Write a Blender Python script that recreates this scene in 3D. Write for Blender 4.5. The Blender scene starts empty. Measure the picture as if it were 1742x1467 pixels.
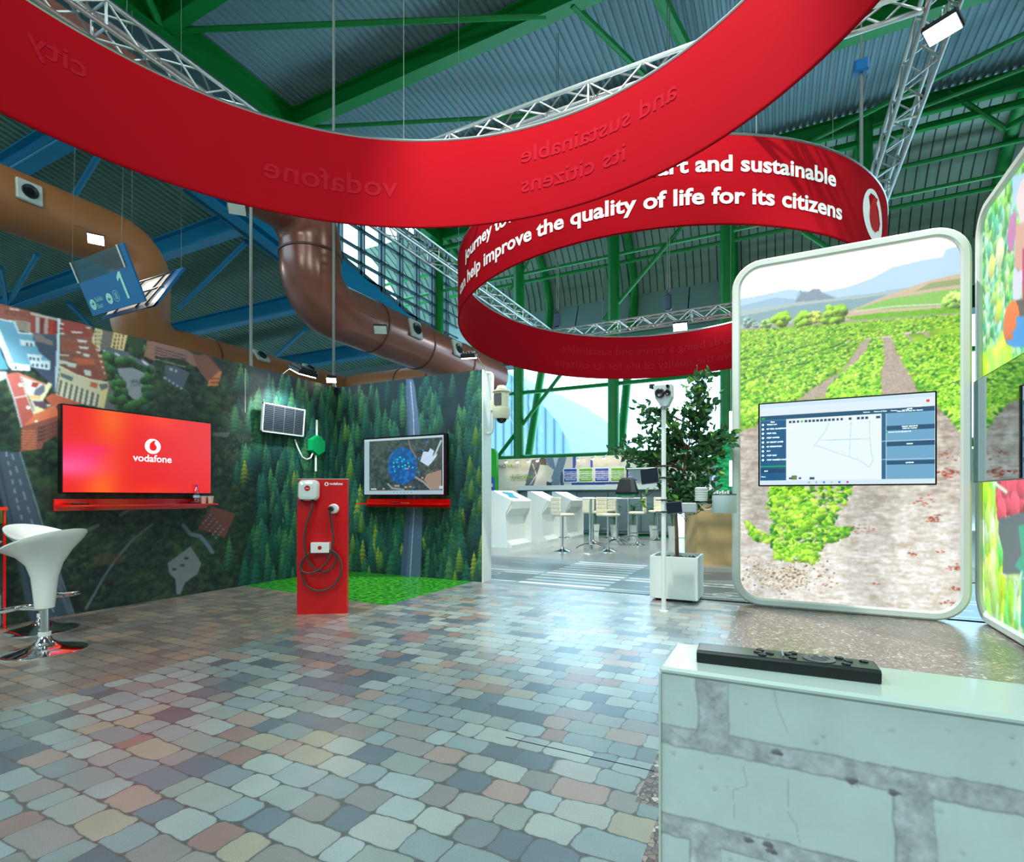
import bpy, math, random
import numpy as np
from mathutils import Vector, Matrix
C = bpy.context.scene
COL = C.collection
PI = math.pi
# ------------------------------------------------------------------ camera, world, exposure, large lights
YAW = math.radians(26.6); FPX = 900.0; CAMZ = 1.2; HY = 846.0
cam_d = bpy.data.cameras.new('camera'); cam = bpy.data.objects.new('camera', cam_d); COL.objects.link(cam)
cam.location = (0, 0, CAMZ); cam.rotation_euler = (PI / 2, 0, YAW)
cam_d.sensor_fit = 'HORIZONTAL'; cam_d.sensor_width = 36; cam_d.lens = FPX / 1742 * 36
cam_d.shift_y = (HY - 733.5) / 1742; cam_d.clip_start = .05; cam_d.clip_end = 400
C.camera = cam
C.view_settings.view_transform = 'Standard'; C.view_settings.look = 'None'
C.view_settings.gamma = 1; C.view_settings.use_curve_mapping = False
C.view_settings.exposure = 0.0
w = bpy.data.worlds.new('sky'); C.world = w; w.use_nodes = True
_bg = w.node_tree.nodes['Background']; _bg.inputs[0].default_value = (.44, .77, 1.0, 1); _bg.inputs[1].default_value = 6.5
def area(name, loc, aim, size, power, col=(1, 1, 1), spread=180):
    l = bpy.data.lights.new(name, 'AREA'); l.shape = 'DISK'; l.size = size; l.energy = power; l.color = col; l.spread = math.radians(spread)
    o = bpy.data.objects.new(name, l); COL.objects.link(o); o.location = loc
    o.rotation_euler = (Vector(aim) - Vector(loc)).to_track_quat('-Z', 'Y').to_euler(); return o
def spot(name, loc, aim, power, col=(1, 1, 1), ang=70, size=.06, blend=.6):
    l = bpy.data.lights.new(name, 'SPOT'); l.energy = power; l.color = col; l.spot_size = math.radians(ang); l.spot_blend = blend; l.shadow_soft_size = size
    o = bpy.data.objects.new(name, l); COL.objects.link(o); o.location = loc
    o.rotation_euler = (Vector(aim) - Vector(loc)).to_track_quat('-Z', 'Y').to_euler(); return o
for (x, y, p) in ((4, -6, 420), (-4, -8, 420), (9, 1, 350), (-1, 0, 260)):
    area('hall_fill', (x, y, 8.5), (x * .3 - 3, 4, 1.0), 1.8, p, (.78, 1.0, .98))  # added fill lamps out of view, aimed to lift the walls over the floor
for (x, y) in ((0, -12), (8, 9), (-9, -2)): area('hall_fill', (x, y, 13.5), (x, y + .01, 0), 1.8, 700, (.84, 1.0, .97))  # unseen overhead fill, added in place of hall luminaires
for (x, y) in ((-5, 13.2), (-1, 13.2)): area('stand_fill', (x, y, 5.6), (x, y, 0), 1.2, 140, (.84, .97, 1.0))  # added fill lamps that brighten the dark far area
spot('stage_light', (-1.5, 3.6, 10.6), (-1.6, 6.4, 4.7), 5200, (1, .98, .95), 60, .05, .5)

# ------------------------------------------------------------------ photo point -> place in the hall
Fv = Vector((-math.sin(YAW), math.cos(YAW), 0)); Rv = Vector((math.cos(YAW), math.sin(YAW), 0)); Uv = Vector((0, 0, 1)); EYE = Vector((0, 0, CAMZ))
def ray(x, y): return Fv + Rv * ((x - 871) / FPX) + Uv * ((HY - y) / FPX)
def on_z(x, y, z=0): r = ray(x, y); return EYE + r * ((z - CAMZ) / r.z)
def on_x(x, y, X): r = ray(x, y); return EYE + r * (X / r.x)
def on_y(x, y, Y): r = ray(x, y); return EYE + r * (Y / r.y)
def npx(Xa, Ya, Za):
    d = Xa * Fv.x + Ya * Fv.y; r = Xa * Rv.x + Ya * Rv.y
    return 871 + FPX * r / d, HY - FPX * (Za - CAMZ) / d

# ------------------------------------------------------------------ mesh building
class MB:
    def __init__(s): s.v = []; s.f = []; s.m = []; s.mi = 0
    def add(s, vs, fs):
        n = len(s.v); s.v += [tuple(p) for p in vs]
        for f in fs: s.f.append(tuple(i + n for i in f)); s.m.append(s.mi)
        return s
    def box(s, x0, x1, y0, y1, z0, z1, M=None):
        vs = [Vector((x, y, z)) for z in (z0, z1) for y in (y0, y1) for x in (x0, x1)]
        if M: vs = [M @ p for p in vs]
        return s.add(vs, [(0, 2, 3, 1), (4, 5, 7, 6), (0, 1, 5, 4), (2, 6, 7, 3), (0, 4, 6, 2), (1, 3, 7, 5)])
    def bbox(s, x0, x1, y0, y1, z0, z1, b=.01, M=None):   # box with chamfered edges
        xs = (x0, x0 + b, x1 - b, x1); ys = (y0, y0 + b, y1 - b, y1); zs = (z0, z0 + b, z1 - b, z1)
        def oct_(z, i):
            X = (xs[1 - i], xs[2 + i]); Y = (ys[1 - i], ys[2 + i])
            return [(xs[1], Y[0], z), (xs[2], Y[0], z), (X[1], ys[1], z), (X[1], ys[2], z), (xs[2], Y[1], z), (xs[1], Y[1], z), (X[0], ys[2], z), (X[0], ys[1], z)]
        rings = []
        def sq(z): return [(xs[1], ys[1], z), (xs[2], ys[1], z), (xs[2], ys[1], z), (xs[2], ys[2], z), (xs[2], ys[2], z), (xs[1], ys[2], z), (xs[1], ys[2], z), (xs[1], ys[1], z)]
        rings = [sq(z0), oct_(zs[1], 1), oct_(zs[2], 1), sq(z1)]
        vs = [Vector(p) for r in rings for p in r]
        if M: vs = [M @ p for p in vs]
        fs = [tuple(range(7, -1, -1)), tuple(range(24, 32))]
        for k in range(3):
            for i in range(8): j = (i + 1) % 8; fs.append((k * 8 + i, k * 8 + j, k * 8 + 8 + j, k * 8 + 8 + i))
        return s.add(vs, fs)
    def tube(s, a, b, r, n=10, r2=None, cap=True):
        a = Vector(a); b = Vector(b); d = b - a
        if d.length < 1e-6: return s
        q = d.to_track_quat('Z', 'Y'); r2 = r if r2 is None else r2
        vs = [a + q @ Vector((r * math.cos(2 * PI * i / n), r * math.sin(2 * PI * i / n), 0)) for i in range(n)] + \
             [b + q @ Vector((r2 * math.cos(2 * PI * i / n), r2 * math.sin(2 * PI * i / n), 0)) for i in range(n)]
        fs = [(i, (i + 1) % n, n + (i + 1) % n, n + i) for i in range(n)]
        if cap: fs += [tuple(range(n - 1, -1, -1)), tuple(range(n, 2 * n))]
        return s.add(vs, fs)
    def path(s, pts, r, n=8, closed=False):
        P = [Vector(p) for p in pts]; m = len(P); rr = r if isinstance(r, (list, tuple)) else [r] * m
        vs = []; up = None
        for i in range(m):
            t = (P[(i + 1) % m] - P[i - 1]) if closed else (P[min(i + 1, m - 1)] - P[max(i - 1, 0)])
            t.normalize()
            if up is None: up = Vector((0, 0, 1)) if abs(t.z) < .9 else Vector((1, 0, 0))
            x = t.cross(up); x.normalize(); up = x.cross(t)
            for k in range(n): a = 2 * PI * k / n; vs.append(P[i] + (x * math.cos(a) + up * math.sin(a)) * rr[i])
        fs = []
        for i in range(m if closed else m - 1):
            j = (i + 1) % m
            for k in range(n): l = (k + 1) % n; fs.append((i * n + k, i * n + l, j * n + l, j * n + k))
        if not closed: fs += [tuple(range(n - 1, -1, -1)), tuple(range((m - 1) * n, m * n))]
        return s.add(vs, fs)
    def lathe(s, prof, c=(0, 0, 0), n=24, M=None, shear=None):
        vs = []
        for (r, z) in prof:
            for i in range(n):
                a = 2 * PI * i / n; p = Vector((c[0] + r * math.cos(a), c[1] + r * math.sin(a), c[2] + z))
                if shear: p = shear(p)
                vs.append(M @ p if M else p)
        m = len(prof); fs = []
        for j in range(m - 1):
            for i in range(n): k = (i + 1) % n; fs.append((j * n + i, j * n + k, j * n + n + k, j * n + n + i))
        if prof[0][0] > 1e-5: fs.append(tuple(range(n - 1, -1, -1)))
        if prof[-1][0] > 1e-5: fs.append(tuple(range((m - 1) * n, m * n)))
        return s.add(vs, fs)
    def prism(s, poly, fn0, fn1):   # polygon in (a,b); fn0/fn1 map it to the two end faces
        n = len(poly); vs = [Vector(fn0(*p)) for p in poly] + [Vector(fn1(*p)) for p in poly]
        fs = [tuple(range(n - 1, -1, -1)), tuple(range(n, 2 * n))] + [(i, (i + 1) % n, n + (i + 1) % n, n + i) for i in range(n)]
        return s.add(vs, fs)
    def loops(s, L, closed=True):
        n = len(L[0]); vs = [p for l in L for p in l]; fs = []; m = len(L)
        for j in range(m if closed else m - 1):
            j2 = (j + 1) % m
            for i in range(n): k = (i + 1) % n; fs.append((j * n + i, j * n + k, j2 * n + k, j2 * n + i))
        return s.add(vs, fs)
    def ico(s, c, r, sc=(1, 1, 1), n=12, h=8, M=None):
        prof = [(r * math.sin(PI * k / h), -r * math.cos(PI * k / h)) for k in range(h + 1)]
        prof[0] = (0.0, -r); prof[-1] = (0.0, r)
        c = Vector(c); T = Matrix.Translation(c) @ Matrix.Diagonal((*sc, 1))
        if M: T = M @ T
        return s.lathe(prof, (0, 0, 0), n, T)
    def build(s, name, mat, parent=None, smooth=False, world=False, sub=0, solid=0, **kw):
        me = bpy.data.meshes.new(name)
        vs = s.v
        if world and parent is not None:
            T = chain(parent).inverted(); vs = [tuple(T @ Vector(p)) for p in vs]
        me.from_pydata(vs, [], s.f); me.update()
        mats = mat if isinstance(mat, (list, tuple)) else [mat]
        for m in mats: me.materials.append(m)
        if len(mats) > 1: me.polygons.foreach_set('material_index', s.m)
        if smooth:
            me.polygons.foreach_set('use_smooth', [True] * len(me.polygons))
            try: me.set_sharp_from_angle(angle=math.radians(38))
            except Exception: pass
        o = bpy.data.objects.new(name, me); COL.objects.link(o)
        if parent is not None: o.parent = parent
        if solid: md = o.modifiers.new('t', 'SOLIDIFY'); md.thickness = solid
        if sub: md = o.modifiers.new('s', 'SUBSURF'); md.levels = sub; md.render_levels = sub
        for k, v in kw.items(): o[k] = v
        return o
def chain(o):
    M = Matrix.Identity(4)
    while o is not None:
        M = (Matrix.Translation(o.location) @ o.rotation_euler.to_matrix().to_4x4()) @ M; o = o.parent
    return M
def tag(o, label, cat, group=None):
    o['label'] = label; o['category'] = cat
    if group: o['group'] = group
    return o
def thing(name, label, cat, loc=(0, 0, 0), rz=0, group=None):
    o = bpy.data.objects.new(name, None); COL.objects.link(o); o.location = loc; o.rotation_euler = (0, 0, rz); o.empty_display_size = .1
    return tag(o, label, cat, group)
def struct(o): o['kind'] = 'structure'; return o
def dup(root, loc, rz, label, group=None):
    r = root.copy(); COL.objects.link(r); r.location = loc; r.rotation_euler = (0, 0, rz); r['label'] = label
    if group: r['group'] = group
    for ch in list(root.children):
        c = ch.copy(); COL.objects.link(c); c.parent = r
        for g in list(ch.children): d = g.copy(); COL.objects.link(d); d.parent = c
    return r

# ------------------------------------------------------------------ materials
def lin(c):
    c = c / 255.0 if c > 1 else c
    return c / 12.92 if c <= .04045 else ((c + .055) / 1.055) ** 2.4
def L3(c): return (lin(c[0]), lin(c[1]), lin(c[2]), 1)
def mat(name, c, rough=.5, metal=0, spec=.5, var=.06, scale=8, emis=0, trans=0, bump=0, coat=0, alpha=1):
    m = bpy.data.materials.new(name); m.use_nodes = True; nt = m.node_tree; b = nt.nodes['Principled BSDF']
    col = L3(c)
    if var:
        tc = nt.nodes.new('ShaderNodeTexCoord'); n = nt.nodes.new('ShaderNodeTexNoise'); n.inputs['Scale'].default_value = scale; n.inputs['Detail'].default_value = 4
        nt.links.new(tc.outputs['Object'], n.inputs['Vector'])
        mr = nt.nodes.new('ShaderNodeMapRange'); mr.inputs[3].default_value = 1 - var; mr.inputs[4].default_value = 1 + var
        nt.links.new(n.outputs[0], mr.inputs[0])
        mx = nt.nodes.new('ShaderNodeVectorMath'); mx.operation = 'SCALE'; mx.inputs[0].default_value = col[:3]; nt.links.new(mr.outputs[0], mx.inputs['Scale'])
        nt.links.new(mx.outputs[0], b.inputs['Base Color'])
        if bump:
            bp = nt.nodes.new('ShaderNodeBump'); bp.inputs['Strength'].default_value = bump; bp.inputs['Distance'].default_value = .01
            nt.links.new(n.outputs[0], bp.inputs['Height']); nt.links.new(bp.outputs[0], b.inputs['Normal'])
    else: b.inputs['Base Color'].default_value = col
    b.inputs['Roughness'].default_value = rough; b.inputs['Metallic'].default_value = metal; b.inputs['Specular IOR Level'].default_value = spec
    if emis: b.inputs['Emission Color'].default_value = col; b.inputs['Emission Strength'].default_value = emis
    if trans: b.inputs['Transmission Weight'].default_value = trans; b.inputs['IOR'].default_value = 1.4
    if coat: b.inputs['Coat Weight'].default_value = coat; b.inputs['Coat Roughness'].default_value = .08
    if alpha < 1: b.inputs['Alpha'].default_value = alpha
    return m
def canvas_mat(name, rough=.6, emis=0, spec=.4, base=1.0):
    m = bpy.data.materials.new(name); m.use_nodes = True; nt = m.node_tree; b = nt.nodes['Principled BSDF']
    a = nt.nodes.new('ShaderNodeAttribute'); a.attribute_name = 'print'
    if emis:
        b.inputs['Base Color'].default_value = (.02, .02, .02, 1)
        nt.links.new(a.outputs['Color'], b.inputs['Emission Color']); b.inputs['Emission Strength'].default_value = emis
    else: nt.links.new(a.outputs['Color'], b.inputs['Base Color'])
    b.inputs['Roughness'].default_value = rough; b.inputs['Specular IOR Level'].default_value = spec
    return m
class NT:   # little expression helper for shader math
    def __init__(s, m): s.nt = m.node_tree
    def m(s, op, *a, clamp=False):
        n = s.nt.nodes.new('ShaderNodeMath'); n.operation = op; n.use_clamp = clamp
        for i, x in enumerate(a):
            if isinstance(x, (int, float)): n.inputs[i].default_value = x
            else: s.nt.links.new(x, n.inputs[i])
        return n.outputs[0]
    def node(s, t, **kw):
        n = s.nt.nodes.new(t)
        for k, v in kw.items():
            if k in n.inputs: (s.nt.links.new(v, n.inputs[k]) if hasattr(v, 'links') else setattr(n.inputs[k], 'default_value', v))
            else: setattr(n, k, v)
        return n
    def comb(s, x, y, z=0.0):
        n = s.nt.nodes.new('ShaderNodeCombineXYZ')
        for i, a in enumerate((x, y, z)):
            if isinstance(a, (int, float)): n.inputs[i].default_value = a
            else: s.nt.links.new(a, n.inputs[i])
        return n.outputs[0]
    def ramp(s, f, stops, interp='LINEAR'):
        n = s.nt.nodes.new('ShaderNodeValToRGB'); n.color_ramp.interpolation = interp; e = n.color_ramp.elements
        while len(e) < len(stops): e.new(.5)
        for k, (p, c) in enumerate(stops): e[k].position = p; e[k].color = L3(c)
        s.nt.links.new(f, n.inputs[0]); return n.outputs[0]
    def mix(s, f, a, b, mode='MIX'):
        n = s.nt.nodes.new('ShaderNodeMix'); n.data_type = 'RGBA'; n.blend_type = mode
        for i, x in ((0, f), (6, a), (7, b)):
            if isinstance(x, (int, float)): n.inputs[i].default_value = x
            elif isinstance(x, tuple): n.inputs[i].default_value = x
            else: s.nt.links.new(x, n.inputs[i])
        return n.outputs[2]
def vinyl(b, r_=.3):
    b.inputs['Specular IOR Level'].default_value = .5; b.inputs['Coat Weight'].default_value = 1.0; b.inputs['Coat Roughness'].default_value = r_; b.inputs['Coat IOR'].default_value = 1.6
def cobble_mat(name, sw, sh, palette, mortar, warp=.016, off=.5, rad=.035, gap=.006, rough=.28, wv=.22):
    rough = rough + .1
    m = bpy.data.materials.new(name); m.use_nodes = True; N = NT(m); nt = m.node_tree; b = nt.nodes['Principled BSDF']
    g = N.node('ShaderNodeNewGeometry'); sp = N.node('ShaderNodeSeparateXYZ', Vector=g.outputs['Position'])
    n1 = N.node('ShaderNodeTexNoise', Vector=g.outputs['Position'], Scale=7.0, Detail=3.0); sc = N.node('ShaderNodeSeparateColor', Color=n1.outputs['Color'])
    n3 = N.node('ShaderNodeTexNoise', Vector=g.outputs['Position'], Scale=55.0, Detail=2.0); sc3 = N.node('ShaderNodeSeparateColor', Color=n3.outputs['Color'])
    def wob(o1, o2): return N.m('ADD', N.m('MULTIPLY', N.m('SUBTRACT', o1, .5), warp * 2.6), N.m('MULTIPLY', N.m('SUBTRACT', o2, .5), warp * .55))
    x = N.m('ADD', sp.outputs[0], wob(sc.outputs[0], sc3.outputs[0])); y = N.m('ADD', sp.outputs[1], wob(sc.outputs[1], sc3.outputs[1]))
    y1 = N.m('DIVIDE', y, sh); row = N.m('FLOOR', y1); fy = N.m('FRACT', y1)
    wn = N.node('ShaderNodeTexWhiteNoise', noise_dimensions='1D', W=row)
    x1 = N.m('ADD', N.m('ADD', N.m('DIVIDE', x, sw), N.m('MULTIPLY', row, off)), N.m('MULTIPLY', wn.outputs['Value'], .25))
    n2 = N.node('ShaderNodeTexNoise', noise_dimensions='2D', Vector=N.comb(x1, N.m('MULTIPLY', row, 7.31)), Scale=1.0, Detail=0.0)
    x2 = N.m('ADD', x1, N.m('MULTIPLY', n2.outputs[0], wv * 4)); col = N.m('FLOOR', x2); fx = N.m('FRACT', x2)
    w2 = N.node('ShaderNodeTexWhiteNoise', noise_dimensions='2D', Vector=N.comb(col, row))
    ax = N.m('MULTIPLY', N.m('ABSOLUTE', N.m('SUBTRACT', fx, .5)), sw); ay = N.m('MULTIPLY', N.m('ABSOLUTE', N.m('SUBTRACT', fy, .5)), sh)
    dx = N.m('MAXIMUM', N.m('SUBTRACT', ax, sw / 2 - rad - gap), 0.0); dy = N.m('MAXIMUM', N.m('SUBTRACT', ay, sh / 2 - rad - gap), 0.0)
    d = N.m('SUBTRACT', N.m('SQRT', N.m('ADD', N.m('MULTIPLY', dx, dx), N.m('MULTIPLY', dy, dy))), rad)
    mk = N.node('ShaderNodeMapRange'); nt.links.new(d, mk.inputs[0]); mk.inputs[1].default_value = -.003; mk.inputs[2].default_value = .003
    stops = [(i / len(palette), c) for i, c in enumerate(palette)]
    stone = N.ramp(w2.outputs['Value'], stops, 'CONSTANT')
    gr = N.node('ShaderNodeTexNoise', Vector=g.outputs['Position'], Scale=260.0, Detail=3.0, Roughness=.7)
    gm = N.node('ShaderNodeMapRange'); nt.links.new(gr.outputs[0], gm.inputs[0]); gm.inputs[1].default_value = .3; gm.inputs[2].default_value = .7; gm.inputs[3].default_value = .66; gm.inputs[4].default_value = 1.24
    br = N.m('MULTIPLY', gm.outputs[0], N.m('ADD', .88, N.m('MULTIPLY', sc.outputs[2], .24)))
    stone = N.mix(1.0, stone, N.comb(br, br, br), 'MULTIPLY')
    mg = N.ramp(gr.outputs[0], [(.35, mortar), (.7, tuple(min(255, k + 60) for k in mortar))])
    nt.links.new(N.mix(mk.outputs[0], stone, mg), b.inputs['Base Color'])
    b.inputs['Roughness'].default_value = rough; vinyl(b)
    return m

M = {}
M['white'] = mat('white_paint', (214, 220, 214), .45, var=.02)
M['gloss_white'] = mat('gloss_white', (225, 228, 222), .18, var=.01, coat=.6)
M['chrome'] = mat('chrome', (215, 220, 222), .08, 1, var=.01)
M['alu'] = mat('brushed_aluminium', (205, 208, 205), .32, 1, var=.04)
M['steel_green'] = mat('green_steel', (0, 126, 44), .45, var=.12, scale=2)
M['steel_blue'] = mat('blue_steel', (0, 116, 152), .45, var=.12, scale=2)
M['roof'] = mat('corrugated_roof', (122, 146, 150), .6, var=.08, scale=.6)
M['roof2'] = mat('corrugated_roof_green', (104, 134, 116), .6, var=.08, scale=.6)
M['cladding'] = mat('grey_cladding', (142, 156, 140), .6, var=.1, scale=1)
M['clad_seam'] = mat('cladding_seam', (60, 72, 66), .7)
M['band'] = mat('grey_panel', (140, 158, 155), .6, var=.05, scale=.5)
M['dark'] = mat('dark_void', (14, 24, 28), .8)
M['duct2'] = mat('orange_brown_duct', (150, 92, 50), .45, var=.12, scale=1.2)
M['duct'] = mat('brown_duct', (128, 76, 62), .28, metal=.2, var=.12, scale=1.2)
M['duct_seam'] = mat('duct_seam', (96, 50, 34), .5)
M['black'] = mat('black_plastic', (14, 15, 17), .4, var=.1)
M['screen_black'] = mat('screen_edge', (6, 8, 10), .2)
M['red'] = mat('red_panel', (196, 4, 8), .35, var=.03)
M['redcloth'] = mat('red_fabric', (152, 12, 24), .85, var=.04, scale=3, spec=.03)
M['redghost'] = mat('printed_fabric_showing_through', (160, 24, 38), .85, var=0, spec=.03)
M['white_print'] = mat('white_print', (235, 232, 228), .7, var=0)
M['cable'] = mat('cable_rubber', (58, 50, 46), .5)
M['kraft'] = mat('wood_laminate', (176, 148, 100), .45, var=.15, scale=3)
M['leaf'] = mat('leaf', (52, 104, 56), .4, var=.5, scale=3)
M['leaf2'] = mat('leaf_light', (110, 160, 50), .4, var=.3, scale=3)
M['bark'] = mat('bark', (110, 82, 60), .8, var=.2)
M['soil'] = mat('soil', (50, 42, 32), .9, var=.4, scale=30)
M['signblue'] = mat('sign_blue', (0, 92, 142), .35, var=.03)
M['signmint'] = mat('sign_print', (165, 215, 190), .5, var=0)
M['rope'] = mat('rope', (120, 125, 120), .7)
def glow(name, c, s): return mat(name, c, emis=s, var=0)
M['glow_warm'] = glow('lamp_warm', (255, 235, 190), 18)
M['glow_cool'] = glow('lamp_cool', (235, 250, 255), 18)
def glass_mat(name, tint=(1, 1, 1), refl=.1, rough=.03):
    m = bpy.data.materials.new(name); m.use_nodes = True; nt = m.node_tree; nt.nodes.clear()
    o = nt.nodes.new('ShaderNodeOutputMaterial'); t = nt.nodes.new('ShaderNodeBsdfTransparent'); g = nt.nodes.new('ShaderNodeBsdfGlossy'); mx = nt.nodes.new('ShaderNodeMixShader')
    t.inputs[0].default_value = (*tint, 1); g.inputs['Roughness'].default_value = rough; mx.inputs[0].default_value = refl
    nt.links.new(t.outputs[0], mx.inputs[1]); nt.links.new(g.outputs[0], mx.inputs[2]); nt.links.new(mx.outputs[0], o.inputs[0]); return m
M['glass'] = glass_mat('window_glass', (.97, 1, 1), .04)
M['clear'] = glass_mat('clear_plastic', (.8, .88, .9), .2, .08)

# ------------------------------------------------------------------ writing
_tc = {}
def text_geo(s, bold=0.0):
    k = (s, bold)
    if k in _tc: return _tc[k]
    cu = bpy.data.curves.new('t', 'FONT'); cu.body = s; cu.size = 1; cu.offset = bold; cu.resolution_u = 3; cu.fill_mode = 'BOTH'
    o = bpy.data.objects.new('t', cu); COL.objects.link(o)
    dg = bpy.context.evaluated_depsgraph_get(); me = bpy.data.meshes.new_from_object(o.evaluated_get(dg))
    vs = [v.co.copy() for v in me.vertices]; fs = [tuple(p.vertices) for p in me.polygons]
    bpy.data.objects.remove(o); bpy.data.curves.remove(cu); bpy.data.meshes.remove(me)
    xs = [v.x for v in vs] or [0]; x0 = min(xs); wd = max(xs) - x0
    vs = [Vector((v.x - x0, v.y, 0)) for v in vs]
    _tc[k] = (vs, fs, wd); return _tc[k]
def put_text(mb, s, fn, size=None, width=None, bold=0.0, align='L'):
    """fn(x, y) -> world point, x along the writing, y up"""
    vs, fs, wd = text_geo(s, bold)
    sc = size; sx = (width / wd) if width else size
    sc = size if size else sx
    ox = 0 if align == 'L' else (-wd * sx if align == 'R' else -wd * sx / 2)
    mb.add([fn(v.x * sx + ox, v.y * sc) for v in vs], fs)
    return wd * sx
def logo_pts():
    drop = []
    for k in range(0, 23):
        a = math.radians(170 + k * 10.0); drop.append((.02 + .5 * math.cos(a), -.14 + .5 * math.sin(a)))
    drop += [(.30, .32), (.24, .48), (.27, .64), (.42, .86), (.14, .84), (-.12, .70), (-.34, .46), (-.46, .18)]
    return drop
def put_disc(mb, fn, r, n=36): mb.add([fn(r * math.cos(2 * PI * i / n), r * math.sin(2 * PI * i / n)) for i in range(n)], [tuple(range(n))])
def put_drop(mb, fn, r):
    P = logo_pts(); mb.add([fn(p[0] * r, p[1] * r) for p in P], [tuple(range(len(P)))])

# ------------------------------------------------------------------ painted prints: colour per vertex of a fine grid
rng = np.random.default_rng(7)
def noise2(H, W, cell):
    gh = int(H / cell) + 3; gw = int(W / cell) + 3; g = rng.random((gh, gw))
    y = np.arange(H) / cell; x = np.arange(W) / cell
    yi = y.astype(int); xi = x.astype(int); fy = (y - yi)[:, None]; fx = (x - xi)[None]
    fy = fy * fy * (3 - 2 * fy); fx = fx * fx * (3 - 2 * fx)
    a = g[yi][:, xi]; b = g[yi][:, xi + 1]; c = g[yi + 1][:, xi]; d = g[yi + 1][:, xi + 1]
    return (a * (1 - fx) + b * fx) * (1 - fy) + (c * (1 - fx) + d * fx) * fy
def fbm(H, W, cell, o=4):
    t = 0; s = 0; a = 1.
    for _ in range(o): t = t + a * noise2(H, W, max(cell, 1)); s += a; a *= .55; cell /= 2
    return t / s
class Canvas:
    def __init__(s, u0, u1, v0, v1, res, fn):
        s.u0, s.v0, s.res, s.fn = u0, v0, res, fn
        s.W = int(round((u1 - u0) / res)) + 1; s.H = int(round((v1 - v0) / res)) + 1
        s.U = u0 + np.arange(s.W) * (u1 - u0) / (s.W - 1); s.V = v0 + np.arange(s.H) * (v1 - v0) / (s.H - 1)
        s.UU, s.VV = np.meshgrid(s.U, s.V); X, Y, Z = fn(s.UU, s.VV); s.P = (X, Y, Z)
        s.PX, s.PY = npx(X, Y, Z)
        s.a = np.zeros((s.H, s.W, 3)) + .5
    def fill(s, c): s.a[:] = np.array(c) / 255.
    def mask(s, pts):
        x, y = s.PX, s.PY; ins = np.zeros(x.shape, bool); n = len(pts)
        for i in range(n):
            x1, y1 = pts[i]; x2, y2 = pts[(i + 1) % n]
            if y1 == y2: continue
            c = ((y1 > y) != (y2 > y)) & (x < (x2 - x1) * (y - y1) / (y2 - y1) + x1); ins ^= c
        return ins
    def poly(s, pts, c, al=1, nz=0):
        m = s.mask(pts); col = np.array(c) / 255.
        k = (1 + nz * (rng.random(m.sum())[:, None] - .5)) if nz else 1
        s.a[m] = s.a[m] * (1 - al) + al * col * k
    def stroke(s, pts, wd, c, al=1, dash=None):
        x, y = s.PX, s.PY; m = np.zeros(x.shape, bool)
        for (x1, y1), (x2, y2) in zip(pts, pts[1:]):
            dx, dy = x2 - x1, y2 - y1; l2 = dx * dx + dy * dy + 1e-9; t = np.clip(((x - x1) * dx + (y - y1) * dy) / l2, 0, 1)
            k = (x - x1 - t * dx) ** 2 + (y - y1 - t * dy) ** 2 < (wd / 2) ** 2
            if dash: k &= ((t * math.sqrt(l2)) % dash < dash * .5)
            m |= k
        s.a[m] = s.a[m] * (1 - al) + al * np.array(c) / 255.
    def win(s, u, v, ru, rv):
        j0 = max(0, int((u - ru - s.u0) / s.res)); j1 = min(s.W, int((u + ru - s.u0) / s.res) + 2)
        i0 = max(0, int((v - rv - s.v0) / s.res)); i1 = min(s.H, int((v + rv - s.v0) / s.res) + 2)
        if j1 <= j0 or i1 <= i0: return None
        return slice(i0, i1), slice(j0, j1), s.UU[i0:i1, j0:j1], s.VV[i0:i1, j0:j1]
    def blob(s, u, v, r, c, asp=1., al=1., light=.35, rag=.25):
        w_ = s.win(u, v, r * 1.3, r * asp * 1.3)
        if not w_: return
        si, sj, UU, VV = w_; x = (UU - u) / r; y = (VV - v) / (r * asp); an = np.arctan2(y, x)
        rr = np.sqrt(x * x + y * y) * (1 + rag * np.sin(an * 3 + u * 50) * .5 + rag * (rng.random(x.shape) - .5))
        m = rr < 1; sh = (1 + light * (y * .8 - x * .3) + .25 * (rng.random(x.shape) - .5))[..., None]
        t = s.a[si, sj]; t[m] = t[m] * (1 - al) + al * np.clip(np.array(c) / 255. * sh, 0, 1)[m]
    def pine(s, u, v, h, wd, c, c2):
        w_ = s.win(u, v + h / 2, wd * .75, h * .55)
        if not w_: return
        si, sj, UU, VV = w_; y = (VV - v) / h; x = (UU - u) / (wd / 2)
        ph = rng.random() * 6; k = rng.integers(6, 10)
        saw = 1 - ((y * k + ph + np.abs(x) * .6) % 1)
        edge = (1 - y) ** .8 * (.62 + .5 * saw) + .05 * (rng.random(x.shape) - .5)
        m = (np.abs(x) < edge) & (y > 0) & (y < 1)
        li = np.clip(.35 + .55 * y + .35 * (saw - .5) - .35 * np.abs(x + .25) + .35 * (rng.random(x.shape) - .5), 0, 1)[..., None]
        col = np.array(c) / 255. * (1 - li) + np.array(c2) / 255. * li
        s.a[si, sj][m] = col[m]
    def soft(s, n=1):
        for _ in range(n):
            p = np.pad(s.a, ((1, 1), (1, 1), (0, 0)), 'edge'); s.a = (p[:-2, 1:-1] + p[2:, 1:-1] + p[1:-1, :-2] + p[1:-1, 2:] + 2 * p[1:-1, 1:-1]) / 6
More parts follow.
